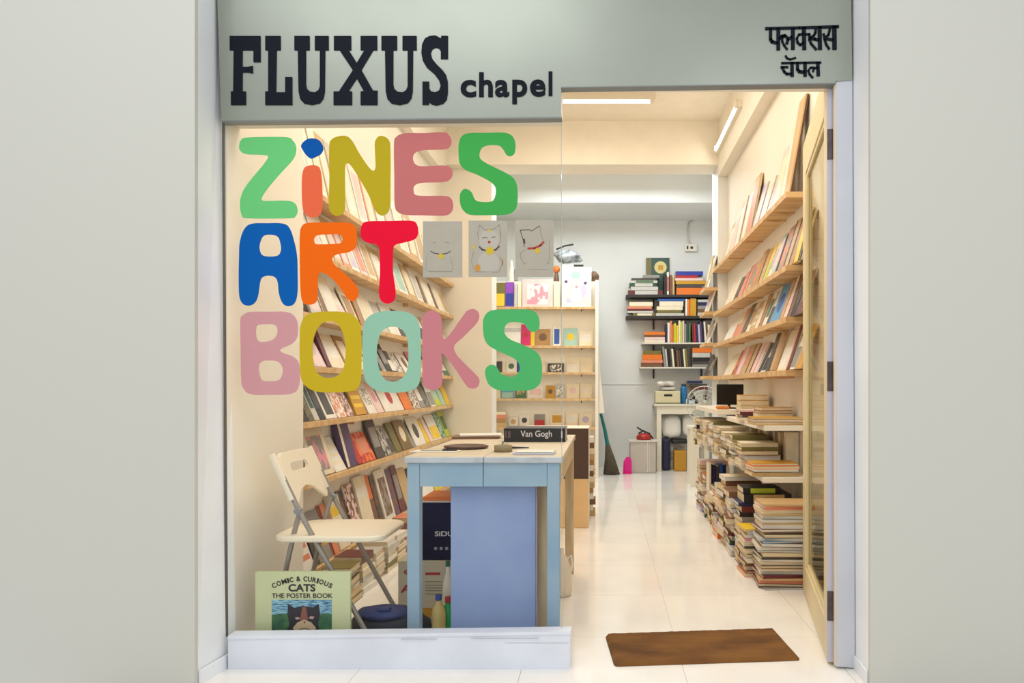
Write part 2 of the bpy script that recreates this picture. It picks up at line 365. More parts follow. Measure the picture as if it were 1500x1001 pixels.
G = [  # Devanagari glyph strokes, (width, points)
 ('headline of the upper word', [(46, [(135, 142), (700, 128), (1355, 108)])]),
 ('conjunct phla of the upper word', [(52, [(215, 150), (213, 320), (240, 365), (320, 385)]), (62, [(345, 150), (345, 492)]), (46, [(370, 315), (400, 268), (455, 258), (500, 300)]), (34, [(455, 262), (412, 300), (412, 360), (445, 430), (495, 492)]), (50, [(488, 395), (505, 330), (565, 285)]), (62, [(590, 150), (590, 482)])]),
 ('letter ka of the upper word', [(38, [(760, 232), (690, 245), (655, 310), (668, 375), (715, 420), (760, 380)]), (66, [(775, 140), (782, 484)]), (38, [(800, 240), (868, 236), (868, 330), (900, 400), (985, 495)])]),
 ('letter sa of the upper word', [(42, [(880, 300), (940, 262), (968, 220), (975, 150)]), (48, [(900, 312), (960, 318), (1020, 332)]), (66, [(1040, 130), (1047, 482)])]),
 ('last letter sa of the upper word', [(38, [(1108, 232), (1128, 330), (1152, 410), (1203, 484)]), (42, [(1140, 285), (1190, 250), (1215, 140)]), (46, [(1150, 312), (1260, 332)]), (72, [(1288, 120), (1292, 478)])]),
 ('headline of the lower word', [(34, [(402, 724), (1060, 714)])]),
 ('letter cha of the lower word', [(36, [(392, 792), (505, 792)]), (40, [(412, 800), (445, 870), (490, 908), (560, 905)]), (56, [(575, 725), (578, 940)]), (30, [(468, 600), (490, 642), (550, 662), (636, 634)])]),
 ('letter pa of the lower word', [(50, [(668, 725), (668, 830), (700, 868), (775, 875)]), (56, [(795, 725), (797, 938)])]),
 ('letter la of the lower word', [(34, [(940, 800), (885, 800), (850, 850), (872, 912), (925, 970)]), (34, [(930, 865), (945, 810), (1000, 800)]), (56, [(1010, 725), (1018, 930)])])]
for lb, sts in G:
    m_ = MB().m(M_black)
    for wd, pl in sts: strokes(m_, [(XY(1110 + x / 11.508, YS), ZY(30 + y / 11.508, YS)) for x, y in pl], wd / 11.508 * YS / FPX, YS - 0.004, YS - 0.0002)
    kid(sg, m_, 'letter', lb)

# ------------------------------------------------------------ vinyl letters on the window
YV = 2.6885
def vin(i, rgb): return mat('vinyl_' + i, rgb, 0.6, spec=0.12)
V = []
def c4(L): return [(320 + x / 5, 180 + y / 5) for x, y in L]
def c5(L): return [(320 + x / 5, 380 + y / 5) for x, y in L]
def c6(L): return [(600 + x / 5, 180 + y / 5) for x, y in L]
def c7(L): return [(600 + x / 5, 380 + y / 5) for x, y in L]
V.append(('mint green letter Z starting the word zines on the window', (108, 200, 122), [c4([(150, 170), (170, 120), (230, 106), (490, 104), (545, 130), (570, 180), (562, 240), (530, 290), (460, 365), (370, 470), (325, 535), (318, 562), (345, 572), (500, 570), (560, 590), (580, 640), (562, 688), (510, 700), (215, 700), (172, 680), (158, 620), (162, 550), (190, 480), (250, 400), (325, 310), (362, 252), (330, 236), (205, 230), (162, 208)])]))
V.append(('blue dot of the letter i on the window', (0, 84, 164), [c4([(605, 165), (640, 125), (690, 113), (740, 130), (768, 180), (755, 225), (715, 250), (680, 263), (650, 245), (620, 205)])]))
V.append(('orange red stem of the letter i on the window', (232, 104, 68), [c4([(615, 370), (635, 325), (685, 310), (735, 322), (752, 370), (760, 450), (762, 600), (745, 670), (690, 693), (635, 670), (614, 600), (610, 450)])]))
V.append(('olive yellow letter N on the window', (186, 164, 30), [c4([(810, 180), (830, 120), (890, 96), (945, 100), (985, 140), (1030, 220), (1090, 310), (1130, 350), (1150, 325), (1146, 220), (1146, 140), (1175, 98), (1215, 100), (1250, 130), (1260, 200), (1260, 500), (1258, 600), (1240, 660), (1200, 680), (1160, 660), (1130, 600), (1090, 510), (1020, 390), (970, 315), (945, 298), (928, 330), (928, 600), (915, 660), (870, 682), (825, 660), (808, 600), (812, 400)])]))
V.append(('dusty red letter E on the window', (194, 112, 110), [[(577, 212), (580, 201), (592, 195.5), (620, 195), (650, 194), (658.5, 199), (661.5, 207), (659, 215), (650, 219), (622, 220), (609, 223.5), (605, 231), (608, 240), (618, 243.5), (650, 242.5), (660, 246), (663, 255), (658.5, 263.5), (648, 267), (618, 268), (607.5, 272), (606, 280), (612, 286.5), (648, 287), (660, 290), (664, 301), (660.5, 312), (650, 316), (620, 315.6), (595, 315), (583, 311), (578, 300), (577.5, 260)]]))
V.append(('grass green letter S ending the word zines on the window', (66, 166, 78), [c6([(360, 150), (380, 100), (430, 76), (560, 73), (690, 72), (750, 95), (775, 150), (770, 220), (740, 245), (710, 235), (685, 195), (650, 166), (570, 166), (525, 190), (512, 240), (530, 275), (600, 315), (710, 370), (765, 410), (790, 480), (788, 600), (760, 650), (700, 674), (570, 677), (450, 675), (400, 650), (372, 600), (368, 530), (390, 490), (420, 485), (455, 510), (478, 560), (515, 578), (590, 578), (620, 555), (632, 500), (620, 460), (580, 425), (500, 383), (410, 345), (368, 300), (358, 220)])]))
V.append(('deep blue letter A of the word art on the window', (0, 92, 172), [[(350, 378), (351, 356), (357, 337), (368, 328), (392, 327), (414, 327.5), (424, 334), (430.5, 352), (435, 374), (436, 400), (435.5, 432), (430, 446), (420, 448.5), (413, 443), (408.5, 430), (406.5, 413), (402, 406), (392, 404), (384, 407), (381, 414), (378, 434), (373, 444), (365, 448), (356, 445.5), (350.5, 434), (349.5, 405)], [(381, 356), (386, 346), (396, 344), (406, 346.5), (410, 354), (411.5, 366), (407.5, 374), (396, 376), (384.5, 374), (380.5, 366)]]))
V.append(('bright orange letter R of the word art on the window', (240, 104, 8), [[(439, 345), (442.5, 331), (452, 326.5), (480, 326), (510, 326.5), (520, 332), (523, 346), (521, 362), (511, 369.5), (495, 372.5), (487, 378), (490, 388), (506, 402), (521, 417), (525.5, 428), (522.5, 438), (515, 441.5), (508, 436), (496, 419), (484, 406), (472, 399.5), (466.5, 403), (465.5, 420), (465, 438), (460, 445), (450, 446.5), (442.5, 441), (440, 422), (439, 382)], [(460, 351), (464.5, 345), (480, 343.6), (496, 343.3), (501.5, 348.5), (499, 356), (485, 357.5), (466, 358), (461, 356)]]))
V.append(('scarlet letter T of the word art on the window', (232, 10, 50), [[(528, 341), (530, 330), (538, 324.5), (570, 323.8), (603, 323.6), (611, 329.5), (612.5, 342), (607, 351), (590, 356), (579, 359), (576, 367), (576, 400), (579.5, 426), (577.5, 440), (568, 445), (558.5, 441), (555, 428), (556.5, 400), (555.5, 367), (551.5, 358.5), (538, 355.5), (530, 350)]]))
V.append(('dusty pink letter B of the word books on the window', (208, 152, 156), [c5([(160, 450), (180, 408), (230, 386), (360, 384), (490, 385), (550, 410), (580, 470), (576, 570), (540, 618), (475, 648), (452, 668), (478, 688), (550, 715), (590, 765), (597, 880), (575, 960), (510, 990), (380, 994), (250, 992), (190, 960), (166, 880), (162, 650)]), c5([(275, 520), (290, 482), (350, 476), (410, 480), (432, 512), (423, 560), (385, 595), (310, 605), (282, 580)]), c5([(296, 790), (320, 748), (375, 742), (430, 748), (465, 785), (468, 840), (440, 885), (370, 894), (315, 880)])]))
V.append(('mustard yellow first letter O of the word books on the window', (200, 172, 34), [c5([(595, 560), (603, 480), (640, 412), (720, 386), (810, 382), (900, 384), (980, 404), (1032, 465), (1046, 560), (1048, 700), (1046, 850), (1028, 930), (975, 965), (860, 976), (720, 970), (640, 930), (603, 860), (594, 700)]), c5([(690, 640), (710, 540), (752, 475), (810, 453), (868, 468), (910, 540), (930, 640), (926, 745), (900, 830), (820, 870), (740, 848), (702, 780)])]))
V.append(('pale sea green second letter O of the word books on the window', (148, 194, 168), [c5([(1055, 560), (1066, 470), (1110, 412), (1190, 383), (1270, 379), (1350, 382), (1428, 410), (1470, 480), (1480, 560), (1483, 700), (1481, 850), (1458, 930), (1400, 965), (1300, 978), (1180, 968), (1110, 930), (1067, 860), (1056, 700)]), c5([(1160, 660), (1183, 555), (1220, 508), (1280, 493), (1340, 512), (1380, 575), (1391, 680), (1386, 790), (1355, 860), (1290, 896), (1220, 880), (1175, 800)])]))
V.append(('dusty rose letter K of the word books on the window', (200, 126, 132), [c7([(93, 450), (115, 392), (165, 378), (215, 397), (236, 450), (240, 540), (258, 585), (298, 545), (400, 402), (430, 372), (470, 364), (505, 390), (508, 435), (480, 482), (390, 572), (338, 618), (325, 655), (350, 708), (420, 780), (490, 850), (512, 890), (498, 935), (460, 948), (418, 928), (330, 800), (262, 712), (234, 692), (238, 760), (240, 895), (220, 942), (165, 960), (112, 932), (95, 870), (94, 650)])]))
V.append(('emerald green letter S ending the word books on the window', (80, 178, 104), [c7([(540, 440), (568, 392), (620, 371), (745, 367), (870, 369), (925, 390), (950, 440), (950, 500), (930, 527), (890, 530), (860, 505), (835, 472), (780, 461), (725, 466), (697, 500), (700, 550), (740, 588), (820, 622), (912, 668), (955, 712), (970, 780), (965, 880), (938, 930), (880, 959), (770, 963), (660, 961), (592, 930), (562, 880), (553, 815), (580, 778), (620, 775), (645, 800), (672, 840), (730, 860), (770, 855), (803, 820), (803, 772), (768, 730), (680, 687), (590, 640), (550, 590), (538, 515)])]))
for lb, rgb, loops in V:
    lp = [[(p.x, p.y) for p in crom([(XY(x, YV), ZY(y, YV)) for x, y in L], 5)] for L in loops]
    cxm = sum(p[0] for p in lp[0]) / len(lp[0]); czm = sum(p[1] for p in lp[0]) / len(lp[0])
    lp = [[(a - cxm, b - czm) for a, b in L] for L in lp]
    me = outline_mesh('vinyl_letter', lp, 0.0008, vin(lb.replace(' ', '_')[:40], rgb))
    o = mesh_obj(me, 'vinyl_letter', None, (cxm, YV + 0.0008, czm)); tag(o, lb, 'letter', 'coloured vinyl letters stuck on the shop window')

# ------------------------------------------------------------ three cat cards on the glass
M_card = mat('grey_board_card', (178, 170, 154), 0.8, var=0.05, vscale=30)
M_line = mat('brown_ink', (88, 70, 66), 0.7); M_gold = mat('gold_ink', (206, 176, 34), 0.6); M_red = mat('red_ink', (170, 48, 36), 0.6); M_soft = mat('faint_grey_ink', (140, 132, 122), 0.8); M_orng = mat('ochre_ink', (200, 142, 60), 0.7); M_pale = mat('pale_cat_wash', (184, 178, 163), 0.8)
def cc(p): return (XY(610 + p[0] / 7.143, YV), ZY(310 + p[1] / 7.143, YV))
pw = YV / FPX / 7.143
def disc(mb, c, r, y0, y1, n=14, sx=1.0): mb.prism([(c[0] + sx * r * math.cos(2 * PI * k / n), c[1] + r * math.sin(2 * PI * k / n)) for k in range(n)], y0, y1)
cards = [('grey card with a faint smiling cat line and small yellow bell, leftmost of three', (68, 103, 480, 690)), ('grey card with a beckoning cat wearing a large yellow bell, middle of three', (546, 95, 950, 686)), ('grey card with a cat turning away in a red collar, rightmost of three', (1036, 90, 1435, 686))]
for ci, (lb, (x0, y0, x1, y1)) in enumerate(cards):
    a = cc((x0, y0)); b = cc((x1, y1)); ctr = Vector(((a[0] + b[0]) / 2, YV, (a[1] + b[1]) / 2))
    m_ = MB().m(M_card).box(a[0] - ctr.x, b[0] - ctr.x, -0.0006, 0.0010, b[1] - ctr.z, a[1] - ctr.z)
    o = m_.build('picture_card'); o.location = ctr; tag(o, lb, 'picture', 'three cat picture cards stuck on the window')
    f0, f1 = YV - 0.0011, YV - 0.0007
    def add(nm, mt, fn, lab=None):
        q = MB().m(mt); fn(q); ob = q.build(nm, o); ob.matrix_parent_inverse = Matrix.Translation(ctr).inverted()
        if lab: ob['label'] = lab
    def S(q, pl, wd): strokes(q, [cc(p) for p in pl], wd * pw, f0, f1)
    def SL(nm, mt, *ls):
        for pl, wd in ls: add(nm, mt, lambda q: S(q, pl, wd))
    def DL(nm, mt, *ls):
        for cx0, r0, sx0 in ls: add(nm, mt, lambda q: disc(q, cc(cx0), r0 * pw, f0 - .0002, f1, sx=sx0))
    if ci == 0:
        SL('drawn_collar', M_line, ([(150, 415), (185, 436), (250, 447), (315, 440), (355, 418)], 9))
        DL('drawn_bell', M_gold, ((256, 468), 28, 1))
        SL('drawn_line', M_soft, ([(130, 628), (370, 628)], 8), ([(110, 480), (100, 600), (125, 625)], 3), ([(374, 625), (380, 560), (350, 470)], 3))
        SL('drawn_eye', M_soft, ([(175, 325), (205, 328)], 5), ([(300, 322), (340, 325)], 5))
    elif ci == 1:
        add('drawn_head', M_pale, lambda q: disc(q, cc((765, 300)), 108 * pw, YV - .0008, f1)); add('drawn_body', M_pale, lambda q: disc(q, cc((755, 535)), 115 * pw, YV - .0008, f1))
        SL('drawn_line', M_soft, ([(652, 300), (640, 230), (662, 145), (718, 195), (805, 188), (868, 140), (882, 230), (872, 330), (850, 370)], 5), ([(600, 632), (860, 635)], 6), ([(870, 480), (905, 540), (864, 628)], 5), ([(600, 420), (575, 520), (600, 600)], 4))
        SL('drawn_eye', M_line, ([(690, 280), (715, 272), (742, 278)], 7), ([(784, 274), (808, 266), (832, 268)], 7))
        SL('drawn_collar', M_line, ([(660, 372), (692, 402), (760, 412), (830, 402), (866, 366)], 16))
        DL('drawn_bell', M_gold, ((768, 412), 42, 1)); DL('drawn_paw', M_gold, ((600, 375), 26, .5)); DL('drawn_mark', M_gold, ((765, 200), 14, 1))
        DL('drawn_nose', M_red, ((762, 320), 15, 1)); DL('drawn_charm', M_orng, ((640, 590), 38, .8)); SL('drawn_tail', M_orng, ([(905, 500), (900, 560)], 12))
    else:
        SL('drawn_ear_line', M_line, ([(1130, 370), (1118, 300), (1085, 195), (1185, 192), (1205, 205), (1290, 150)], 7)); SL('drawn_cheek', M_line, ([(1125, 290), (1130, 330)], 20))
        SL('drawn_line', M_soft, ([(1290, 150), (1310, 270), (1338, 320)], 5), ([(1140, 400), (1085, 440), (1095, 500), (1130, 550), (1150, 540)], 4), ([(1390, 300), (1395, 500), (1380, 550), (1360, 545)], 4), ([(1170, 605), (1380, 612)], 3))
        SL('drawn_collar', M_red, ([(1168, 388), (1235, 385), (1298, 356), (1330, 322)], 22))
        DL('drawn_bell', M_gold, ((1266, 412), 28, 1))

# ------------------------------------------------------------ door frame, door leaf
m_ = MB().m(M_jamb)
def quadprism(mb, q, y0, y1): mb.prism([(XY(x, y0), ZY(y, y0)) for x, y in q], y0, y1)
quadprism(m_, [(1226, 977), (1252.5, 979), (1248.5, 114), (1225, 119)], 2.66, 2.683)
quadprism(m_, [(1240, 977), (1262, 979), (1262, 114), (1240, 119)], 2.684, 2.80)
jam = struct(m_.build('trim_5'))
m_ = MB().m(mat('cream_frame_strip', (232, 216, 186), 0.5)); quadprism(m_, [(1223.6, 976), (1226, 976), (1225, 119), (1222.6, 119)], 2.664, 2.682); m_.build('frame_strip', jam)
# leaf: hinge line to far end
A = Vector((XY(1211.5, 2.70), 2.70, 0)); B = Vector((XY(1176, 3.66), 3.66, 0))
Ld = (B - A).length; yaw = math.atan2((B - A).y, (B - A).x)
M_leaf = mat('cream_door_wood', (226, 208, 164), 0.45, var=0.08, vscale=3); M_lv = mat('lavender_door_edge', (196, 192, 206), 0.45)
dr = empty('door_1', A, None, None, rz=yaw); dr['kind'] = 'structure'
t = 0.034
# local: x along the leaf, y to the left (-x world side is +y), thickness on y<=0
def dk(mb, nm, lab=None):
    o = mb.build(nm, dr)
    if lab: o['label'] = lab
ZT = 2.27
dk(MB().m(M_leaf).box(0.003, 0.10, -t, 0, 0.012, ZT, c=.003), 'stile')
dk(MB().m(M_leaf).box(Ld - 0.13, Ld, -t, 0, 0.012, ZT, c=.003), 'stile')
dk(MB().m(M_leaf).box(0.10, Ld - 0.13, -t, 0, 0.012, 0.155, c=.003), 'bottom_rail')
dk(MB().m(M_leaf).box(0.10, Ld - 0.13, -t, 0, 2.10, ZT, c=.003), 'top_rail')
for (a, b, c_, d) in ((0.10, Ld - .13, .155, .175), (0.10, Ld - .13, 2.08, 2.10), (0.10, .118, .175, 2.08), (Ld - .148, Ld - .13, .175, 2.08)):
    dk(MB().m(M_leaf).box(a, b, -t + .008, -.006, c_, d), 'glazing_bead')
dk(MB().m(glass_mat('door_glass', (0.93, 0.93, 0.86, 1), 0.03)).box(0.118, Ld - .148, -.020, -.014, .175, 2.08), 'door_glass')
dk(MB().m(M_lv).box(-0.001, 0.003, -t, 0, 0.012, ZT), 'edge_strip', 'lavender painted leaf edge')
M_hinge = mat('dark_steel_hinge', (92, 80, 84), 0.45, metal=0.5, var=0.3, vscale=30)
for (y0, y1) in ((190, 234), (530, 573), (866, 909)):
    za, zb = ZY(y1, 2.70), ZY(y0, 2.70)
    h = MB().m(M_hinge).box(-0.005, -0.001, -t, 0.0, za, zb); h.tube([(-.008, -t - .002, za), (-.008, -t - .002, zb)], .006, 8)
    dk(h, 'hinge')
# ------------------------------------------------------------ tubes
M_tube = mat('lit_tube', (255, 246, 228), 0.4, emit=6)
def tube_light(name_label, p0, p1, base_off):
    mid = (Vector(p0) + Vector(p1)) / 2
    t_ = empty('tube_light', mid, name_label, 'light', None)
    q = MB().m(M_tube).tube([p0, p1], 0.014, 10); kid(t_, q, 'tube')
    q = MB().m(M_whitepl); d = Vector(base_off)
    a = Vector(p0) + d * .6; b = Vector(p1) + d * .6
    if abs(b.x - a.x) > abs(b.y - a.y): q.box(a.x - .03, b.x + .03, a.y - .025, a.y + .025, a.z - .5 * abs(d.z), a.z + .4 * abs(d.z))
    else: q.box(a.x - .5 * abs(d.x), a.x + .4 * abs(d.x), a.y - .03, b.y + .03, a.z - .025, a.z + .025)
    kid(t_, q, 'batten')
    for e in (Vector(p0), Vector(p1)):
        q = MB().m(M_whitepl).box(e.x - .018, e.x + .018, e.y - .018, e.y + .018, e.z - .02, e.z + .035); kid(t_, q, 'end_cap')
tube_light('lit white tube light across the front ceiling above the doorway', (XY(735, 6.05), 6.05, 3.455), (XY(955, 6.05), 6.05, 3.455), (0, 0, 0.075))
tube_light('lit tube light along the side of the right-hand beam', (1.035, 5.55, 3.23), (1.035, 6.6, 3.23), (0.035, 0, 0))

# ------------------------------------------------------------ books
bookcount = {}
def book_parts(kind, w_, h_, t_, c, pages=None, art=None, rnd=random, spine=None):
    """local: x thickness (front cover +x), y from spine to fore edge, z height"""
    root = MB().m(cov(c) if isinstance(c, str) else c)
    thin = t_ < 0.009
    b = min(0.0025, t_ * 0.2)
    if not thin:
        root.box(0, b, 0, w_, 0, h_); root.box(t_ - b, t_, 0, w_, 0, h_); root.box(b, t_ - b, 0, b, 0, h_)
    else:
        root.box(0, b * .8, 0, w_, 0, h_); root.box(t_ - b * .8, t_, 0, w_, 0, h_); root.box(b * .8, t_ - b * .8, 0, b * .5, 0, h_)
        b *= .8
    if spine and not thin:
        root.m(cov(spine)).box(b, t_ - b, -0.0004, 0.0004, h_ * .15, h_ * .8)
    o = root.build(kind)
    o2 = MB().m(pages or pagemat()).box(b, t_ - b, b, w_ - .002, .002, h_ - .002).build('page_block', o)
    if art:
        kind_, c2 = art[0], art[1]; q = MB().m(cov(c2) if isinstance(c2, str) else c2); x0, x1 = t_, t_ + .0006
        if kind_ == 'block': q.box(x0, x1, w_ * .14, w_ * .86, h_ * .28, h_ * .80)
        elif kind_ == 'low': q.box(x0, x1, w_ * .05, w_ * .95, h_ * .05, h_ * .55)
        elif kind_ == 'frame': q.box(x0, x1, w_ * .16, w_ * .84, h_ * .10, h_ * .84)
        elif kind_ == 'band': q.box(x0, x1, 0.001, w_ - .001, h_ * .62, h_ * .80)
        elif kind_ == 'disc':
            n = 16; r = min(w_, h_) * .27; cy, cz = w_ / 2, h_ * .52
            q.add([(x1, cy + r * math.cos(2 * PI * k / n), cz + r * math.sin(2 * PI * k / n)) for k in range(n)] + [(x0, cy + r * math.cos(2 * PI * k / n), cz + r * math.sin(2 * PI * k / n)) for k in range(n)],
                  [list(range(n))] + [(k, k + n, (k + 1) % n + n, (k + 1) % n) for k in range(n)])
        elif kind_ == 'stripes':
            for s_ in range(3): q.box(x0, x1, w_ * .1, w_ * .9, h_ * (.2 + .22 * s_), h_ * (.3 + .22 * s_))
        elif kind_ == 'side': q.box(x0, x1, 0.001, w_ * .22, 0.001, h_ - .001)
        q.build('cover_print', o)
    return o
def lean_m(pos, yaw, a): return Matrix.Translation(pos) @ Matrix.Rotation(yaw, 4, 'Z') @ Matrix.Rotation(-a, 4, 'Y')
def lie_m(cx_, cy_, z, w_, h_, ang):
    """lying flat; ang = heading of the spine's outward normal"""
    s = Vector((math.cos(ang), math.sin(ang), 0)); d1 = -s; up = Vector((0, 0, 1)); d2 = up.cross(d1)
    o = Vector((cx_, cy_, z)) - d1 * w_ / 2 - d2 * h_ / 2
    M = Matrix(((up.x, d1.x, d2.x, o.x), (up.y, d1.y, d2.y, o.y), (up.z, d1.z, d2.z, o.z), (0, 0, 0, 1)))
    return M
def colour_word(c): return c
# ledges
LEFT = [('top', 2.02), ('second', 1.715), ('third', 1.405), ('fourth', 1.147), ('fifth', 0.877), ('sixth', 0.583), ('lowest', 0.143)]
for nm, z in LEFT:
    q = MB().m(M_pineo).box(XLW, -1.42, 3.392, 6.798, z - .03, z, c=.002)
    o = q.build('wall_ledge'); o.location = (0, 0, 0); tag(o, '%s pine display ledge on the left wall behind the window' % nm, 'shelf', 'pine ledges on the left wall')
    for yb in (4.3, 5.5): MB().m(M_pine).box(XLW, -1.50, yb, yb + .02, z - .055, z - .030).build('bracket', o)
KPX = 1.42 * FPX
def left_row(rown, z, items, kind='zine', dx=0.0, row_label=None):
    """items: (px_left, px_right, height_m, colour, art, thickness)"""
    n = 0
    for it in items:
        p0, p1, h_, c = it[:4]; art = it[4] if len(it) > 4 else None; t_ = it[5] if len(it) > 5 else 0.006
        kd = it[6] if len(it) > 6 else kind
        y0 = KPX / (CX - p0); y1 = KPX / (CX - p1); y0 = max(y0, 3.40); y1 = min(y1, 6.79); w_ = y1 - y0 - .004
        a = math.asin(min(0.5, max(0.02, (0.100 - dx - t_) / h_)))
        if h_ > .3: a = min(a, .26)
        bx = XLW + 0.003 + h_ * math.sin(a)
        cn = c if isinstance(c, str) else it[7]
        o = book_parts(kd, w_, h_, t_, c, art=art)
        o.matrix_world = lean_m((bx, y0 + .002, z + .0005), 0, a)
        n += 1
        tag(o, '%s %s on the %s left ledge, %s from the window' % (cn, {'zine': 'zine', 'book': 'book', 'print': 'art print', 'magazine': 'magazine'}[kd], rown, ORD[n - 1]), {'print': 'picture'}.get(kd, kd), '%ss on the %s left ledge' % (kd, rown))
R5 = [(447, 457, .235, 'black'), (457.5, 466, .24, pat('charcoal', 'olive', 60), None, .006, 'zine', 'dark patterned'), (466.5, 474, .23, 'pale grey', ('block', 'dark green')), (474.5, 483, .225, 'black', ('block', 'charcoal')), (483.5, 499.5, .225, 'white', ('frame', 'charcoal')), (500, 514, .225, pat('white', 'salmon', 40), None, .006, 'zine', 'red and white figured'), (514.5, 524, .21, pat('pale pink', 'brown', 45), None, .006, 'zine', 'pink speckled'),
      (527, 542.5, .235, 'mustard', ('stripes', 'yellow'), .012), (545, 557.5, .215, 'white', ('block', pat('white', 'grey', 60))), (558, 567.5, .21, 'pale pink', ('disc', 'pink')), (569, 596, .215, 'white', ('disc', 'red')), (597, 609, .225, 'orange'), (610, 620, .23, pat('white', 'brown', 50), None, .006, 'zine', 'brown and white figured'), (620.5, 628, .215, 'grey', ('block', 'white')), (628.5, 635, .21, pat('grey', 'charcoal', 50), None, .006, 'zine', 'grey marbled'), (635.5, 642.5, .24, 'white', ('low', 'grey')), (643, 650.5, .22, 'lime', ('block', 'mint')), (651, 656.5, .23, 'mint'), (657, 663.5, .25, 'yellow')]
left_row('fifth', .877, R5)
R6 = [(449, 463, .23, 'brown', None, .012, 'book'), (466, 496, .255, 'cream', ('frame', pat('pink', 'grey', 16)), .02, 'book'), (497.5, 513, .205, 'white', ('stripes', 'cream')), (514.5, 529, .275, 'purple', ('side', 'cream'), .03, 'book'), (530, 537, .19, 'red', None, .02, 'book'), (537.5, 556, .195, pat('red', 'orange', 26), ('block', 'salmon'), .012, 'book', 'red and orange'), (557, 569, .26, 'charcoal', ('block', 'grey'), .012, 'book'), (569.5, 578, .215, pat('charcoal', 'pale grey', 30), None, .01, 'book', 'black and grey'), (578.5, 585, .21, 'grey', ('low', 'charcoal')), (585.5, 593.5, .22, 'olive', None, .012, 'book'), (594.5, 608.5, .225, pat('olive', 'brown', 20), ('disc', 'cream'), .016, 'book', 'dark olive'), (609, 613, .2, 'grey'), (613.5, 628, .235, 'white', ('disc', 'charcoal')), (628.5, 633.5, .21, 'yellow'), (634, 638.5, .215, 'pale pink'), (639, 650.5, .235, 'white', ('low', 'yellow')), (651, 656.5, .245, pat('green', 'mint', 30), None, .006, 'zine', 'leafy green'), (657, 663.5, .25, 'lime', ('block', 'green'))]
left_row('sixth', .583, R6)
R7 = [(448, 467.5, .27, 'white', ('stripes', 'salmon')), (468.5, 474, .25, 'charcoal', None, .02, 'book'), (475, 493, .27, 'grey', ('block', pat('mustard', 'green', 18)), .008, 'magazine'), (494, 503, .28, 'salmon', ('side', 'maroon'), .01, 'magazine'), (504, 519, .30, 'cream', ('band', 'yellow'), .022, 'book'), (519.7, 527, .31, 'charcoal', ('block', 'brown'), .008, 'magazine'), (527.7, 540, .33, pat('brown', 'pale pink', 24), None, .01, 'magazine', 'brown and pink'), (541, 556, .355, 'cream', ('band', 'white'), .014, 'book'), (556.5, 563, .34, 'orange', ('low', 'brown'), .006, 'magazine'), (563.5, 569.5, .33, pat('brown', 'charcoal', 22), None, .01, 'magazine', 'dark brown'), (570, 584, .35, 'white', ('frame', pat('brown', 'grey', 20)), .01, 'magazine'), (584.5, 592, .33, pat('purple', 'brown', 30), None, .008, 'magazine', 'plum coloured'), (592.5, 600, .34, 'maroon', ('block', 'grey'), .008, 'magazine'), (601, 612, .3, 'tan'), (613, 623, .28, 'black', ('block', 'grey')), (624, 640, .3, 'white'), (641, 652, .3, 'yellow', ('low', 'lime')), (652.5, 663, .3, 'tan')]
left_row('lowest', .143, R7, 'magazine')
R4 = [(447, 457, .19, 'brown', None, .012, 'book'), (458, 464, .16, 'charcoal'), (465, 484, .205, pat('pale pink', 'lavender', 12), ('disc', 'pale grey'), .006, 'zine', 'pastel swirled'), (485, 491, .215, 'maroon', None, .02, 'book'), (492, 513, .205, 'cream', ('block', 'white')), (514, 528, .21, 'kraft brown', ('frame', 'cream')), (529, 545, .2, 'white', ('block', 'salmon')), (546, 557, .215, 'cream'), (558, 564.5, .21, 'black'), (565, 570.5, .2, 'pale grey', ('low', 'grey')), (571, 579.5, .21, 'black', ('block', 'grey')), (580, 588.5, .17, 'charcoal', ('low', 'white')), (589, 598, .16, pat('grey', 'white', 40), None, .006, 'zine', 'grey and white figured'), (599, 612, .17, 'white', ('disc', 'brown')), (613, 622, .19, 'pink'), (623, 634, .18, 'cream', ('block', 'tan')), (635, 645, .2, 'pale pink'), (645.5, 653, .22, 'white', ('block', 'mint')), (654, 663, .18, 'green', ('block', 'white'))]
left_row('fourth', 1.147, R4)
R3 = [(447, 453, .14, pat('black', 'cream', 50), None, .006, 'zine', 'black figured'), (454, 461, .15, 'charcoal', ('block', 'tan')), (462, 479, .26, 'pale grey', ('frame', pat('pale pink', 'lavender', 12)), .012, 'print'), (480, 488, .25, 'brown', ('side', 'tan'), .012, 'book'), (489, 506, .245, 'cream', ('frame', 'white'), .01, 'print'), (507, 519, .2, 'white', ('low', 'pale pink')), (520, 533, .23, 'cream', ('block', 'kraft brown')), (534, 541, .25, 'kraft brown', None, .012, 'book'), (542, 560, .24, 'white', ('frame', 'cream'), .012, 'print'), (561, 575, .22, 'pale grey'), (576, 592, .23, 'white', ('disc', 'lavender')), (593, 604, .22, 'charcoal', ('block', 'white')), (605, 620, .21, 'cream'), (621, 632, .23, 'white', ('low', 'charcoal')), (633, 645, .24, 'pale pink'), (646, 655, .22, 'pink', ('block', 'white')), (656, 663, .2, 'cream')]
left_row('third', 1.405, R3)
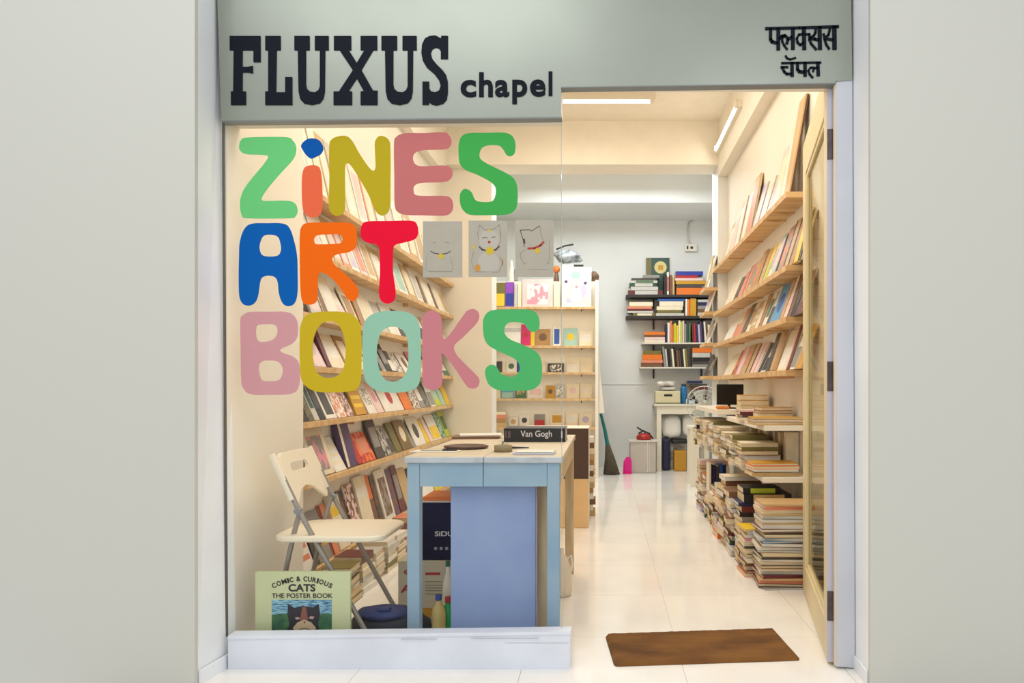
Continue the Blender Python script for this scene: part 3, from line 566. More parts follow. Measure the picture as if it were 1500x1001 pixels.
R2 = [(447, 458, .25, 'white', ('frame', 'cream'), .012, 'print'), (459, 471, .26, 'pale grey', ('frame', 'white'), .012, 'print'), (472, 483, .27, 'white', ('frame', 'pale pink'), .012, 'print'), (484, 495, .26, 'cream', ('frame', 'white'), .012, 'print'), (496, 508, .26, 'tan', ('frame', 'pale pink'), .012, 'print'), (509, 520, .25, 'salmon', ('frame', 'pale pink'), .012, 'print'), (521, 533, .25, 'white', ('frame', pat('lavender', 'pale grey', 14)), .012, 'print'), (534, 545, .25, 'pale pink', ('frame', 'salmon'), .012, 'print'), (546, 558, .26, 'cream', ('frame', 'tan'), .012, 'print'), (559, 575, .25, 'tan', ('frame', 'white'), .012, 'print'), (576, 588, .26, 'cream', ('frame', 'pale grey'), .012, 'print'), (589, 603, .255, 'white', ('frame', 'mint'), .012, 'print'), (604, 615, .26, 'tan', ('frame', 'cream'), .012, 'print'), (616, 625, .26, 'white', ('frame', 'pale grey'), .012, 'print'), (626, 630, .24, 'brown', None, .012, 'print'), (631, 642, .25, 'cream', ('frame', 'white'), .012, 'print'), (643, 646, .24, 'brown', None, .012, 'print'), (647, 655, .24, 'white', ('frame', 'cream'), .012, 'print'), (656, 662, .23, 'cream', ('frame', 'tan'), .012, 'print')]
left_row('second', 1.715, R2, 'print')
R1 = [(447, 461, .56, 'pale pink', ('frame', pat('pale pink', 'white', 8)), .012, 'print'), (463, 474, .38, 'cream', ('frame', 'white'), .012, 'print'), (475, 486, .40, 'white', ('frame', 'cream'), .012, 'print'), (487, 500, .38, 'tan', ('frame', 'white'), .012, 'print'), (501, 516, .38, 'pale grey', ('frame', 'pale pink'), .012, 'print'), (517, 532, .37, 'cream', ('frame', 'white'), .012, 'print'), (533, 546, .38, 'white', ('frame', 'pale pink'), .012, 'print'), (547, 561, .37, 'salmon', ('frame', 'cream'), .012, 'print'), (562, 575, .38, 'cream', ('frame', 'white'), .012, 'print'), (576, 590, .37, 'tan', ('frame', 'pale grey'), .012, 'print'), (591, 605, .38, 'white', ('frame', 'cream'), .012, 'print'), (606, 618, .37, 'tan', ('frame', 'cream'), .012, 'print'), (619, 632, .36, 'white', ('frame', 'tan'), .012, 'print'), (633, 645, .35, 'cream', ('frame', 'pale grey'), .012, 'print'), (646, 655, .34, 'pale grey', ('frame', 'white'), .012, 'print')]
left_row('top', 2.02, R1, 'print')

# generic stack of lying books
def stack(xc, yc, z, specs, where, jit=0.012, kind='book', seed=1, group=None, face=None, wh=(0.21, 0.28), longx=True, skip=0):
    rnd = random.Random(seed); zz = z; n = len(specs)
    for i, sp in enumerate(specs):
        c, t_ = sp[0], sp[1]; kd = sp[2] if len(sp) > 2 else kind
        sc = sp[3] if len(sp) > 3 else 1.0
        w_, h_ = wh[0] * sc * rnd.uniform(.93, 1.0), wh[1] * sc * rnd.uniform(.93, 1.0)
        if face is None: ang = rnd.choice((-PI / 2, PI / 2, PI / 2)) if longx else rnd.choice((0, PI, PI))
        else: ang = face
        ang += rnd.uniform(-.08, .08)
        o = book_parts(kd, w_, h_, t_, c, rnd=rnd, spine=sp[4] if len(sp) > 4 else None, pages=M_pages if rnd.random() < .6 else M_pagesw)
        o.matrix_world = lie_m(xc + rnd.uniform(-jit, jit), yc + rnd.uniform(-jit, jit), zz, w_, h_, ang)
        zz += t_ + .0004
        cn = c if isinstance(c, str) else sp[5]
        tag(o, '%s %s in the %s, %s from the bottom' % (cn, kd, where, ORD[i]), kd, group or ('books in the ' + where))
    return zz
MUT = ['tan', 'brown', 'cream', 'kraft brown', 'pale grey', 'charcoal', 'salmon', 'maroon', 'white', 'olive', 'grey', 'tan', 'cream', 'kraft brown']
def rspec(seed, n, t0=.012, t1=.03, kind='book', pal=MUT):
    r = random.Random(seed); return [(r.choice(pal), r.uniform(t0, t1), kind, r.uniform(.85, 1.0)) for _ in range(n)]
# low piles below the lowest ledge on the left
for i in range(8):
    y = 3.50 + .20 * i
    stack(-1.285, y, 0.0, [(s[0], s[1], 'paperback', s[3]) for s in rspec(40 + i, 6, .022, .038, 'paperback', ['cream', 'white', 'maroon', 'tan', 'salmon', 'cream', 'white', 'olive', 'pale grey'])], '%s floor pile under the left ledges' % ORD[i], .008, 'paperback', 70 + i, 'paperbacks piled on the floor under the left ledges', face=0 if i % 2 else PI, wh=(.165, .19), longx=False)

# ------------------------------------------------------------ right wall ledges
RIGHT = [('top', 2.14), ('second', 1.73), ('third', 1.44), ('lowest', 1.142)]
XS = 1.02
for nm, z in RIGHT:
    o = MB().m(M_pineo).box(XS, XR, 4.01, 6.68, z - .034, z, c=.002).build('wall_ledge'); tag(o, '%s pine ledge on the right wall beside the open door' % nm, 'shelf', 'pine ledges on the right wall')
    for yb in (4.35, 4.55, 5.2, 5.9): MB().m(M_pine).box(XS + .012, XR, yb, yb + .012, z - .044, z - .034).build('bracket', o)
KR = XS * FPX
def right_row(rown, z, items, kind='zine'):
    n = 0; N = len(items)
    for it in items:
        p0, p1, h_, c = it[:4]; art = it[4] if len(it) > 4 else None; t_ = it[5] if len(it) > 5 else 0.008
        kd = it[6] if len(it) > 6 else kind
        y1 = KR / (p0 - CX); y0 = KR / (p1 - CX); y1 = min(y1, 6.67); w_ = y1 - y0 - .004
        a = math.asin(min(0.5, max(0.02, (0.100 - t_) / h_)))
        bx = XR - 0.003 - h_ * math.sin(a)
        cn = c if isinstance(c, str) else it[7]
        o = book_parts(kd, w_, h_, t_, c, art=art)
        o.matrix_world = lean_m((bx, y1 - .002, z + .0005), PI, a)
        n += 1
        tag(o, '%s %s on the %s right ledge, %s from the far end' % (cn, {'zine': 'zine', 'book': 'book', 'print': 'framed print', 'magazine': 'magazine', 'record_sleeve': 'record sleeve'}[kd], rown, ORD[n - 1]), {'print': 'picture'}.get(kd, kd), '%ss on the %s right ledge' % (kd, rown))
T1 = [(1053, 1059, .34, 'tan', ('frame', 'cream'), .014), (1059.5, 1066, .38, 'cream', ('frame', 'pale pink'), .014), (1066.5, 1074, .42, 'tan', ('frame', 'white'), .016), (1075, 1082, .40, 'pale grey', ('frame', 'cream'), .014), (1083, 1091, .46, 'tan', ('frame', 'salmon'), .018), (1092, 1100, .34, 'lavender', ('frame', 'pale grey'), .012), (1101, 1110, .32, 'cream', ('frame', 'pale pink'), .012), (1111, 1119, .30, 'pale grey', ('frame', 'lavender'), .012), (1120, 1131, .40, 'pale pink', ('frame', 'cream'), .014), (1132, 1140, .46, 'cream', ('frame', 'white'), .016)]
right_row('top', 2.14, T1, 'print')
o = MB().m(mat('dark_hardboard', (96, 66, 52), .7)).box(0, .012, 0, .13, 0, .56).build('framed_print')
o.matrix_world = lean_m((XR - .003 - .56 * .17, 4.155, 2.1405), PI, math.asin(.17)); tag(o, 'tallest framed print leaning at the near end of the top right ledge', 'picture')
MB().m(cov('tan')).box(.012, .02, 0, .13, 0, .56).build('front_panel', o)
T2 = [(1053, 1065, .24, 'cream'), (1066, 1070.5, .22, 'charcoal', None, .014, 'book'), (1071, 1077, .24, 'salmon'), (1077.5, 1083, .26, 'salmon', ('side', 'brown')), (1083.5, 1089, .26, 'tan', ('block', 'grey')), (1089.5, 1094, .27, 'kraft brown', ('block', 'orange')), (1094.5, 1100, .28, 'kraft brown', ('side', 'mustard'), .016, 'book'), (1100.5, 1106, .27, 'mustard', ('low', 'tan')), (1106.5, 1112, .27, 'yellow', ('low', 'lime')), (1112.5, 1118, .27, 'cream', ('block', 'lavender')), (1118.5, 1124, .29, pat('mint', 'pale pink', 12), None, .008, 'zine', 'mint and pink'), (1124.5, 1127, .26, 'black', None, .02, 'book'), (1127.5, 1135.5, .30, pat('grey', 'salmon', 16), None, .008, 'zine', 'grey and salmon'), (1136, 1143, .31, 'tan', ('side', 'black')), (1143.5, 1151, .29, 'kraft brown', ('side', 'black'), .014, 'book'), (1152, 1158, .31, 'yellow', None, .02, 'book'), (1159, 1162, .28, 'black', None, .02, 'book')]
right_row('second', 1.73, T2)
T3 = [(1053, 1064, .22, 'white'), (1064.5, 1071, .23, 'cream', ('low', 'salmon')), (1071.5, 1077, .24, 'salmon', ('block', 'tan')), (1077.5, 1083, .25, pat('olive', 'charcoal', 20), None, .008, 'zine', 'dark olive'), (1083.5, 1089, .24, 'cream', ('block', 'kraft brown')), (1089.5, 1095, .24, 'tan', ('stripes', 'cream')), (1095.5, 1101, .25, 'cream'), (1101.5, 1106, .25, 'kraft brown', ('side', 'brown'), .016, 'book'), (1106.5, 1112, .25, 'white', ('block', 'green')), (1112.5, 1117, .24, 'white', ('low', 'charcoal')), (1117.5, 1131, .26, 'sky blue', ('disc', 'blue')), (1131.5, 1136, .26, 'tan', ('side', 'salmon'), .014, 'book'), (1136.5, 1142, .27, 'cream', ('low', 'pale pink')), (1142.5, 1148, .27, 'brown', ('side', 'maroon'), .016, 'book'), (1148.5, 1154, .27, 'black', ('block', 'charcoal')), (1155, 1162, .26, 'maroon', ('block', 'brown'))]
right_row('third', 1.44, T3)
T4 = [(1053, 1064, .2, 'cream'), (1064.5, 1069, .22, pat('brown', 'orange', 24), None, .008, 'zine', 'rust coloured'), (1069.5, 1076, .24, 'pale pink', ('side', 'pink')), (1076.5, 1083, .24, 'tan', ('block', 'salmon')), (1083.5, 1089, .24, 'tan', ('side', 'brown')), (1089.5, 1095, .23, 'pale pink', ('side', 'maroon')), (1095.5, 1100, .23, 'pale pink'), (1100.5, 1105, .22, 'black', ('side', 'white')), (1105.5, 1112, .2, 'white', ('low', 'black')), (1112.5, 1117, .26, 'charcoal', None, .02, 'book'), (1117.5, 1122, .26, 'tan', ('side', 'olive'), .02, 'book'), (1122.5, 1128, .27, 'kraft brown', ('side', 'tan'), .02, 'book'), (1128.5, 1141, .26, 'cream', ('low', 'white')), (1141.5, 1146, .27, 'maroon', ('side', 'salmon'), .016, 'book'), (1146.5, 1153, .25, 'white', ('low', 'grey')), (1154, 1163, .26, 'mustard', ('side', 'tan'))]
right_row('lowest', 1.142, T4)
# short ledges on the column
n0 = 0
for i, (py, hh) in enumerate(((422, .34), (457, .27), (503, .24), (551, .22))):
    z = ZY(py, 6.75)
    o = MB().m(M_pineo).box(.945, XRB, 6.70, 7.05, z - .03, z, c=.002).build('column_ledge'); tag(o, '%s short pine ledge on the white column' % ('top', 'second', 'third', 'lowest')[i], 'shelf', 'short pine ledges on the column')
    for j, (c, c2) in enumerate(((('tan', 'cream'), ('white', 'tan')), (('white', 'lavender'), ('cream', 'pale pink')), (('pale grey', 'tan'), ('white', 'grey')), (('black', 'charcoal'), ('charcoal', 'grey')))[i]):
        h_ = hh - .03 * j; a = math.asin(.075 / h_)
        b_ = book_parts('zine', .155, h_, .008, c, art=('block', c2)); b_.matrix_world = lean_m((XRB - .003 - h_ * math.sin(a), 7.04 - .17 * j, z + .0005), PI, a)
        tag(b_, '%s zine on the %s short column ledge, %s one' % (c, ('top', 'second', 'third', 'lowest')[i], ('farther', 'nearer')[j]), 'zine', 'zines on the short column ledges')
# ------------------------------------------------------------ storage along the lower right wall
def plank(nm, x0, x1, y0, y1, z, lb, th=.03, mt=None):
    o = MB().m(mt or M_pineo).box(x0, x1, y0, y1, z - th, z, c=.002).build(nm)
    for yb in (y0 + .3, (y0 + y1) / 2, y1 - .3):
        MB().m(M_dark).box(x0 + .12, x1, yb, yb + .018, z - th - .02, z - th).build('bracket', o)
    return tag(o, lb, 'shelf')
plank('storage_shelf', .885, XR, 3.96, 6.62, .545, 'low deep cream shelf plank under the right wall ledges', mt=M_ply)
plank('storage_shelf', .90, XR, 4.00, 5.20, .83, 'short cream shelf plank carrying mustard books beside the open door', mt=M_ply)
plank('storage_shelf', .84, XR, 5.28, 6.50, .875, 'cream slab shelf holding the black screen by the column', th=.035, mt=M_ply)
A_ = [(c, .010 + .0055 * ((i * 7) % 3)) for i, c in enumerate(['grey', 'brown', 'salmon', 'tan', 'maroon', 'pale grey', 'tan', 'brown', 'grey', 'cream', 'charcoal', 'tan', 'grey', 'cream', 'brown', 'sky blue', 'pale grey', 'charcoal', 'tan', 'brown', 'white', 'tan', 'pale grey', 'grey', 'tan', 'cream', 'salmon', 'tan'])]
stack(.95, 3.805, 0, [(c, t_, 'magazine', 1.0) for c, t_ in A_], 'tall magazine stack by the door', .010, 'magazine', 5, wh=(.215, .275))
B_ = [('salmon', .022), ('maroon', .012), ('tan', .024), ('brown', .02), ('cream', .026), ('brown', .022), ('tan', .028), ('charcoal', .012), ('cream', .026), ('pink', .018), ('tan', .02), ('pale grey', .02), ('yellow', .010)]
stack(.915, 4.03, 0, [(c, t_, 'magazine', 1.0) for c, t_ in B_], 'yellow-topped stack behind the tallest', .008, 'magazine', 6, wh=(.19, .28))
C_ = [('maroon', .03), ('tan', .03), ('brown', .03), ('kraft brown', .035), ('pale grey', .03), ('charcoal', .03), ('tan', .035), ('tan', .035), ('grey', .03), ('black', .028), ('maroon', .035), ('navy', .02)]
zt = stack(.925, 4.255, 0, [(c, t_, 'book', 1.0) for c, t_ in C_], 'floor stack under the MAN book', .008, 'book', 7, wh=(.20, .27), face=-PI / 2)
o = book_parts('book', .21, .275, .052, 'black', spine='tan'); o.matrix_world = lie_m(.95, 4.25, zt, .21, .275, -PI / 2)
tag(o, 'thick black book with a tan spine reading MAN under the low shelf', 'book')
me = text_mesh('MAN', (-.06, .01, .014, .034), .0006, M_dark); ob = mesh_obj(me, 'lettering', o); ob.matrix_parent_inverse = Matrix.Rotation(0, 4, 'Z')
ob.matrix_parent_inverse = o.matrix_world.inverted(); ob.location = (.99, 4.145 - .0006, zt)
o = book_parts('book', .18, .22, .034, 'black', spine='lime'); o.matrix_world = lie_m(.92, 4.25, zt + .0525, .18, .22, -PI / 2); tag(o, 'black book with a green spine label lying on the tan spined MAN book', 'book')
hs = [.36, .44, .36, .30, .22, .12, .30, .38]
pos = ['%s from the door' % ORD[i] for i in range(3, 11)]
for i in range(8):
    n = 0; sp = []; tot = 0; r = random.Random(300 + i)
    while tot < hs[i]:
        t_ = r.uniform(.024, .042); tot += t_; sp.append((r.choice(MUT + ['pale pink', 'mustard', 'lavender', 'orange', 'dark green']), t_, 'book', r.uniform(.88, 1.0)))
    stack(.90 + .008 * i, 4.50 + .262 * i, 0, sp, 'floor stack ' + pos[i], .014, 'book', 310 + i, 'books in the floor stacks along the right wall', wh=(.21, .27))
S3 = [[('tan', .022), ('black', .006), ('white', .010), ('orange', .020), ('mustard', .012)], None, None, None, None, None, None, None, None]
hz = [.07, .155, .165, .18, .195, .21, .22, .225, .22]
pp = ['%s from the door' % ORD[i] for i in range(9)]
for k, c in enumerate(['cream', 'navy', 'charcoal', 'blue', 'navy', 'white']):
    t_ = .024 if k else .014; o = book_parts('book', .17, .27 - .012 * (k % 3), t_, c); o.matrix_world = Matrix.Translation((.845 + .027 * k, 5.72, .165)); tag(o, '%s book standing on the low floor stack near the column, %s from the left' % (c, ORD[k]), 'book', 'books standing on the low floor stack')
for i in range(9):
    sp = S3[i]; r = random.Random(400 + i)
    if sp is None:
        sp = []; tot = 0
        while tot < hz[i]:
            t_ = r.uniform(.018, .036); tot += t_; sp.append((r.choice(['tan', 'cream', 'cream', 'kraft brown', 'white', 'brown', 'tan', 'olive', 'charcoal']), t_))
    stack(.945 + (.02 if i == 0 else -.005 * i), 4.09 + .272 * i, .546, [(c, t_, 'paperback', 1.0) for c, t_ in sp], 'low shelf stack ' + pp[i], .014, 'paperback', 410 + i, 'paperbacks stacked on the low right shelf', wh=(.20, .27 if i == 0 else .225))
for i in range(16):
    c = ['cream', 'tan', 'white', 'kraft brown', 'cream', 'tan', 'pale grey', 'cream'][i % 8]; r = random.Random(500 + i)
    h_ = r.uniform(.2, .24)
    if 5.28 < 4.24 + .072 * i: h_ = .2
    o = book_parts('magazine', .075, h_, .058, c); o.matrix_world = Matrix.Translation((1.08, 4.24 + .072 * i + .058, .546)) @ Matrix.Rotation(-PI / 2, 4, 'Z')
    tag(o, '%s magazine upright behind the low shelf stacks, %s from the door' % (c, ORD[i]), 'magazine', 'upright magazines behind the shelf stacks')
# on the short plank
stack(.985, 4.12, .831, [('mustard', .017), ('kraft brown', .014), ('mustard', .010)], 'mustard pile on the short shelf', .004, 'book', 601, wh=(.19, .285), face=PI / 2)
stack(1.03, 4.36, .831, [('cream', .03), ('tan', .028), ('brown', .014), ('kraft brown', .020)], 'brown pile behind the mustard books', .004, 'book', 602, wh=(.18, .20), face=PI / 2)
stack(.985, 4.66, .831, [('cream', .018), ('charcoal', .016), ('maroon', .02), ('pale pink', .012)], 'maroon pile mid short shelf', .004, 'book', 603, wh=(.18, .22), face=-PI / 2)
stack(1.03, 4.96, .831, [('cream', .03), ('tan', .026), ('cream', .03), ('mustard', .036), ('mustard', .036)], 'mustard topped far short shelf pile', .003, 'book', 604, wh=(.18, .20), face=PI / 2)
# screen on the slab
sc = empty('computer_screen', (.985, 5.62, .876), 'small black screen standing on the cream slab shelf by the column', 'screen')
m_ = MB().m(mat('black_screen', (8, 8, 10), .25)).box(.885, 1.095, 5.60, 5.615, .905, 1.065, c=.002); kid(sc, m_, 'screen_panel')
kid(sc, MB().m(M_dark).box(.94, 1.03, 5.56, 5.68, .8765, .884, c=.001), 'stand_base'); kid(sc, MB().m(M_dark).box(.975, .995, 5.616, 5.63, .884, .96), 'stand_neck')
o = MB().m(mat('orange_pouch', (214, 128, 50), .7)).box(.86, .95, 5.40, 5.50, .8765, .90, c=.008).build('pouch'); tag(o, 'small orange pouch at the near edge of the slab shelf', 'pouch')
# stool and fan beyond the column
st = empty('wooden_stool', (1.06, 7.6, 0), 'pale cream wooden stool beyond the white column', 'stool')
kid(st, MB().m(M_ply).box(.90, 1.22, 7.44, 7.76, .60, .63, c=.003), 'seat')
for a_, b_ in ((.905, 7.45), (1.175, 7.45), (.905, 7.71), (1.175, 7.71)): kid(st, MB().m(M_ply).box(a_, a_ + (.09 if a_ < 1 else .04), b_, b_ + .04, 0, .60), 'leg')
fn = empty('desk_fan', (1.06, 7.6, .63), 'round white desk fan on the cream stool beyond the column', 'fan')
M_fan = mat('fan_white', (226, 222, 208), .5)
kid(fn, MB().m(M_fan).lathe([(0, 0), (.09, 0), (.09, .015), (.03, .03), (.018, .05), (.018, .10), (0, .10)], 16, (1.06, 7.60, .6305)), 'base')
FC = Vector((1.06, 7.55, .86))
for rr in (.19, .15, .11, .07):
    kid(fn, MB().m(M_fan).tube([(FC.x + rr * math.cos(a * PI / 12), FC.y - .03 + rr * .12, FC.z + rr * math.sin(a * PI / 12)) for a in range(25)], .005 if rr > .18 else .003, 5, cap=False), 'guard_ring')
m_ = MB().m(M_fan)
for a in range(16): m_.tube([(FC.x + .03 * math.cos(a * PI / 8), FC.y - .035, FC.z + .03 * math.sin(a * PI / 8)), (FC.x + .19 * math.cos(a * PI / 8), FC.y - .008, FC.z + .19 * math.sin(a * PI / 8))], .002, 4)
kid(fn, m_, 'guard_wires')
for k in range(3):
    a = k * 2 * PI / 3; m_ = MB().m(mat('fan_blade', (200, 206, 200), .4)); pts = []
    for (r_, d_) in ((.02, -.15), (.16, -.5), (.17, .2), (.10, .5), (.02, .35)): pts.append((FC.x + r_ * math.cos(a + d_), FC.z + r_ * math.sin(a + d_)))
    m_.prism(pts, FC.y + .01, FC.y + .014); kid(fn, m_, 'blade')
kid(fn, MB().m(M_fan).lathe([(0, 0), (.045, 0), (.05, .04), (.03, .09), (0, .095)], 14, M=Matrix.Translation((FC.x, FC.y + .02, FC.z)) @ Matrix.Rotation(-PI / 2, 4, 'X')), 'motor_housing')
kid(fn, MB().m(M_fan).tube([(1.06, 7.60, .73), (1.06, 7.60, .86)], .014, 8), 'neck')

# ------------------------------------------------------------ back wall shelves
YB = 9.06; KB = YB / FPX
def bx(px): return (px - CX) * KB
def bz(py): return HC - (py - CY) * KB
M_bsh = mat('black_shelf', (42, 34, 34), .5); M_psh = mat('pale_shelf', (222, 212, 200), .5)
BSH = [('upper black', 432, 917, 1048, M_bsh, .035), ('lower black', 463, 917, 1048, M_bsh, .035), ('upper pale', 502, 940, 1048, M_psh, .02), ('lower pale', 538, 937, 1034, M_psh, .02)]
for nm, y, a, b, mt, th in BSH:
    o = MB().m(mt).box(bx(a), bx(b), 9.04, 9.298, bz(y) - th, bz(y), c=.002).build('book_shelf'); tag(o, '%s book shelf on the back wall' % nm, 'shelf', 'shelves on the back wall')
    for px in (958, 1030): MB().m(M_dark).box(bx(px), bx(px) + .02, 9.27, 9.297, bz(y) - th - .12, bz(y) - th).build('bracket', o)
def lie_px(x0, x1, y0, y1, c, lb, spine=None, w_=.17, zb=None, grp=None, kd='book'):
    h_ = bx(x1) - bx(x0); t_ = (y1 - y0) * KB - .0008
    o = book_parts(kd, w_, h_, t_, c, spine=spine); o.matrix_world = lie_m((bx(x0) + bx(x1)) / 2, YB + w_ / 2, bz(y1) + .0004, w_, h_, -PI / 2)
    return tag(o, lb, kd, grp)
def up_px(x0, x1, y0, y1, c, lb, tilt=0.0, w_=.17, grp=None, kd='book', spine=None):
    t_ = bx(x1) - bx(x0) - .002; h_ = (y1 - y0) * KB
    o = book_parts(kd, w_, h_, t_, c, spine=spine)
    if tilt >= 0: piv = Matrix.Translation((bx(x0) + .001 , YB, bz(y1) + .0004 + t_ * math.sin(abs(tilt))))
    else: piv = Matrix.Translation((bx(x0) + .001, YB, bz(y1) + .0004))
    o.matrix_world = piv @ Matrix.Rotation(tilt, 4, 'Y')
    return tag(o, lb, kd, grp)
gA = 'books on the upper black back shelf'
for k, (x0, x1, y0, y1, c, sp) in enumerate([(920, 971, 425.6, 431.8, 'maroon', 'pale grey'), (924, 964, 420, 425.4, 'pale grey', None), (922, 962, 415, 419.8, 'dark green', 'pale grey'), (924, 963, 411, 414.8, 'pale grey', 'green'), (925, 962, 407.5, 410.8, 'charcoal', None), (942, 966, 403, 407.3, 'grey', None)]):
    lie_px(x0, x1, y0, y1, c, '%s book in the left pile on the upper black shelf, %s from the bottom' % (c, ORD[k]), sp, grp=gA)
for k, (x0, x1, y0, y1, c) in enumerate([(991, 1030, 421.8, 431.8, 'orange'), (991, 1028, 416.5, 421.6, 'charcoal'), (990, 1034, 411.5, 416.3, 'mustard'), (989, 1030, 407.5, 411.3, 'pale pink'), (990, 1022, 403.5, 407.3, 'red'), (990, 1030, 397.5, 403.3, 'royal blue')]):
    lie_px(x0, x1, y0, y1, c, '%s book in the right pile on the upper black shelf, %s from the bottom' % (c, ORD[k]), grp=gA)
up_px(972.5, 976.5, 402, 431.8, 'black', 'black upright book between the piles on the upper black shelf', 0, grp=gA)
up_px(977, 980, 399, 431.8, 'white', 'white and red upright book between the piles on the upper black shelf', -.0, spine='red', grp=gA)
up_px(981, 984.5, 403, 431.8, 'brown', 'brown upright book between the piles on the upper black shelf', 0, grp=gA)
up_px(985, 988, 406, 431.8, 'tan', 'thin tan upright book between the piles on the upper black shelf', 0, grp=gA)
o = book_parts('book', bx(983) - bx(948), (432 - 373.5) * KB, .03, 'dark green', art=('side', 'olive'))
o.matrix_world = lean_m((bx(948), 9.285, bz(432) + .0005), -PI / 2, .04); tag(o, 'large dark green book with a gold medallion standing at the back of the top shelf', 'book', gA)
q = MB().m(mat('gold_medallion', (226, 208, 140), .5)); n = 20; r_ = 9.3 * KB; cy_, cz_ = (969.5 - 948) * KB, (432 - 388) * KB
q.add([(.0316, cy_ + r_ * math.cos(2 * PI * k / n), cz_ + r_ * math.sin(2 * PI * k / n)) for k in range(n)] + [(.03, cy_ + r_ * math.cos(2 * PI * k / n), cz_ + r_ * math.sin(2 * PI * k / n)) for k in range(n)], [list(range(n))] + [(k, k + n, (k + 1) % n + n, (k + 1) % n) for k in range(n)])
q.m(cov('mustard')); q.box(.0316, .0322, cy_ - .03, cy_ + .035, cz_ - .035, cz_ + .03); q.build('medallion', o)
gB = 'books on the lower black back shelf'
for k, (x0, x1, y0, y1, c, sp) in enumerate([(927, 960, 459, 462.8, 'olive', 'cream'), (919, 957, 455.8, 458.8, 'pale grey', None), (919, 957, 452.8, 455.6, 'maroon', None), (919, 955, 449, 452.6, 'salmon', None), (922, 956, 442.5, 446.0, 'cream', None)]):
    if k == 4: y1 = 448.8
    lie_px(x0, x1, y0, y1, c, '%s book in the left pile on the lower black shelf, %s from the bottom' % (c, ORD[k]), sp, grp=gB)
for k, (x0, x1, y0, y1, c) in enumerate([(961, 1002, 459, 462.8, 'pale grey'), (963, 998, 454.5, 458.8, 'olive'), (962, 1000, 449, 454.3, 'cream'), (966, 1001, 441.5, 448.8, 'cream'), (964, 1003, 437.8, 441.3, 'blue')]):
    lie_px(x0, x1, y0, y1, c, '%s book in the middle pile on the lower black shelf, %s from bottom' % (c, ORD[k]), grp=gB)
for k, (x0, x1, y0, c) in enumerate([(1004, 1007, 438, 'white'), (1007.3, 1010.5, 438.5, 'orange'), (1011, 1020, 437.5, 'mustard')]):
    up_px(x0, x1, y0, 462.8, c, '%s book standing upright on the lower black shelf beside the middle pile' % c, grp=gB)
for k, (y0, y1, c) in enumerate([(458, 462.8, 'pale grey'), (453.5, 457.8, 'brown'), (448, 453.3, 'grey'), (443, 447.8, 'navy'), (439, 442.8, 'pale grey')]):
    lie_px(1022, 1040, y0, y1, c, '%s book at the right end of the lower black shelf, %s from bottom' % (c, ORD[k]), grp=gB)
gC = 'books on the upper pale back shelf'
for k, (y0, y1, c) in enumerate([(498, 501.8, 'cream'), (494.2, 497.8, 'pale pink'), (491, 494, 'brown'), (486.5, 490.8, 'orange')]):
    lie_px(944, 974, y0, y1, c, '%s book in the pile on the upper pale shelf, %s from the bottom' % (c, ORD[k]), grp=gC)
xx = 975; cs = ['navy', 'white', 'salmon', 'orange', 'lime', 'yellow', 'cream', 'lime', 'pale pink', 'grey', 'dark green', 'green', 'maroon', 'red', 'navy', 'lavender', 'purple', 'black', 'white', 'brown', 'cream', 'charcoal']
for k, c in enumerate(cs):
    r = random.Random(700 + k); wpx = r.uniform(2.4, 3.3); y0 = 501.8 - r.uniform(25, 33)
    up_px(xx, xx + wpx, y0, 501.8, c, '%s book standing on the upper pale shelf, %s from the left' % (c, ORD[k]), (-.06 if k > 11 else 0), grp=gC); xx += wpx + (.25 if k != 11 else 2.6)
gD = 'books on the lower pale back shelf'
for k, (x0, x1, y0, y1, c) in enumerate([(939, 970, 532, 537.8, 'brown'), (940, 971, 527.5, 531.8, 'salmon'), (941, 970, 519.5, 527.3, 'orange'), (942, 968, 514, 519.3, 'olive')]):
    lie_px(x0, x1, y0, y1, c, '%s book in the pile on the lower pale shelf, %s from the bottom' % (c, ORD[k]), grp=gD)
xx = 972.5
for k, c in enumerate(['grey', 'pale grey', 'black', 'charcoal', 'cream', 'black', 'brown', 'charcoal', 'black', 'cream', 'olive', 'charcoal']):
    r = random.Random(800 + k); wpx = r.uniform(2.6, 3.4)
    up_px(xx, xx + wpx, 537.8 - r.uniform(24, 30), 537.8, c, '%s book standing on the lower pale shelf, %s from the left' % (c, ORD[k]), -.09, grp=gD); xx += wpx + .35
for k, (y0, y1, c) in enumerate([(534, 537.8, 'grey'), (529.5, 533.8, 'charcoal'), (524, 529.3, 'black'), (517, 523.8, 'pale grey'), (510, 516.8, 'orange')]):
    lie_px(1014.5, 1040 if k < 4 else 1045, y0, y1, c, '%s book at the right end of the lower pale shelf, %s from the bottom' % (c, ORD[k]), grp=gD)
# wall line, socket, conduit
struct(MB().m(M_wallb).box(bx(876), bx(962), 9.292, 9.3, bz(563.5), bz(562)).build('trim_7'))
so = empty('wall_socket', (bx(1015), 9.29, bz(358)), 'white surface socket box high on the back wall', 'socket')
kid(so, MB().m(M_whitepl).box(bx(1006), bx(1024), 9.25, 9.299, bz(364), bz(353), c=.004), 'box')
kid(so, MB().m(M_dark).box(bx(1008.5), bx(1011), 9.2485, 9.251, bz(361), bz(356)), 'switch'); kid(so, MB().m(M_dark).box(bx(1014), bx(1018), 9.2485, 9.251, bz(360.5), bz(357)), 'outlet')
q = MB().m(mat('conduit', (214, 208, 196), .5)).tube([(bx(1015), 9.285, bz(354)), (bx(1011.5), 9.285, bz(346)), (bx(1011), 9.285, bz(330)), (bx(1012), 9.285, bz(321)), (bx(1016), 9.285, bz(317)), (bx(1023), 9.285, bz(315.5)), (bx(1046), 9.285, bz(315.5))], .011, 8)
tag(q.build('conduit'), 'cream cable conduit bending up to the beam above the socket', 'cable')

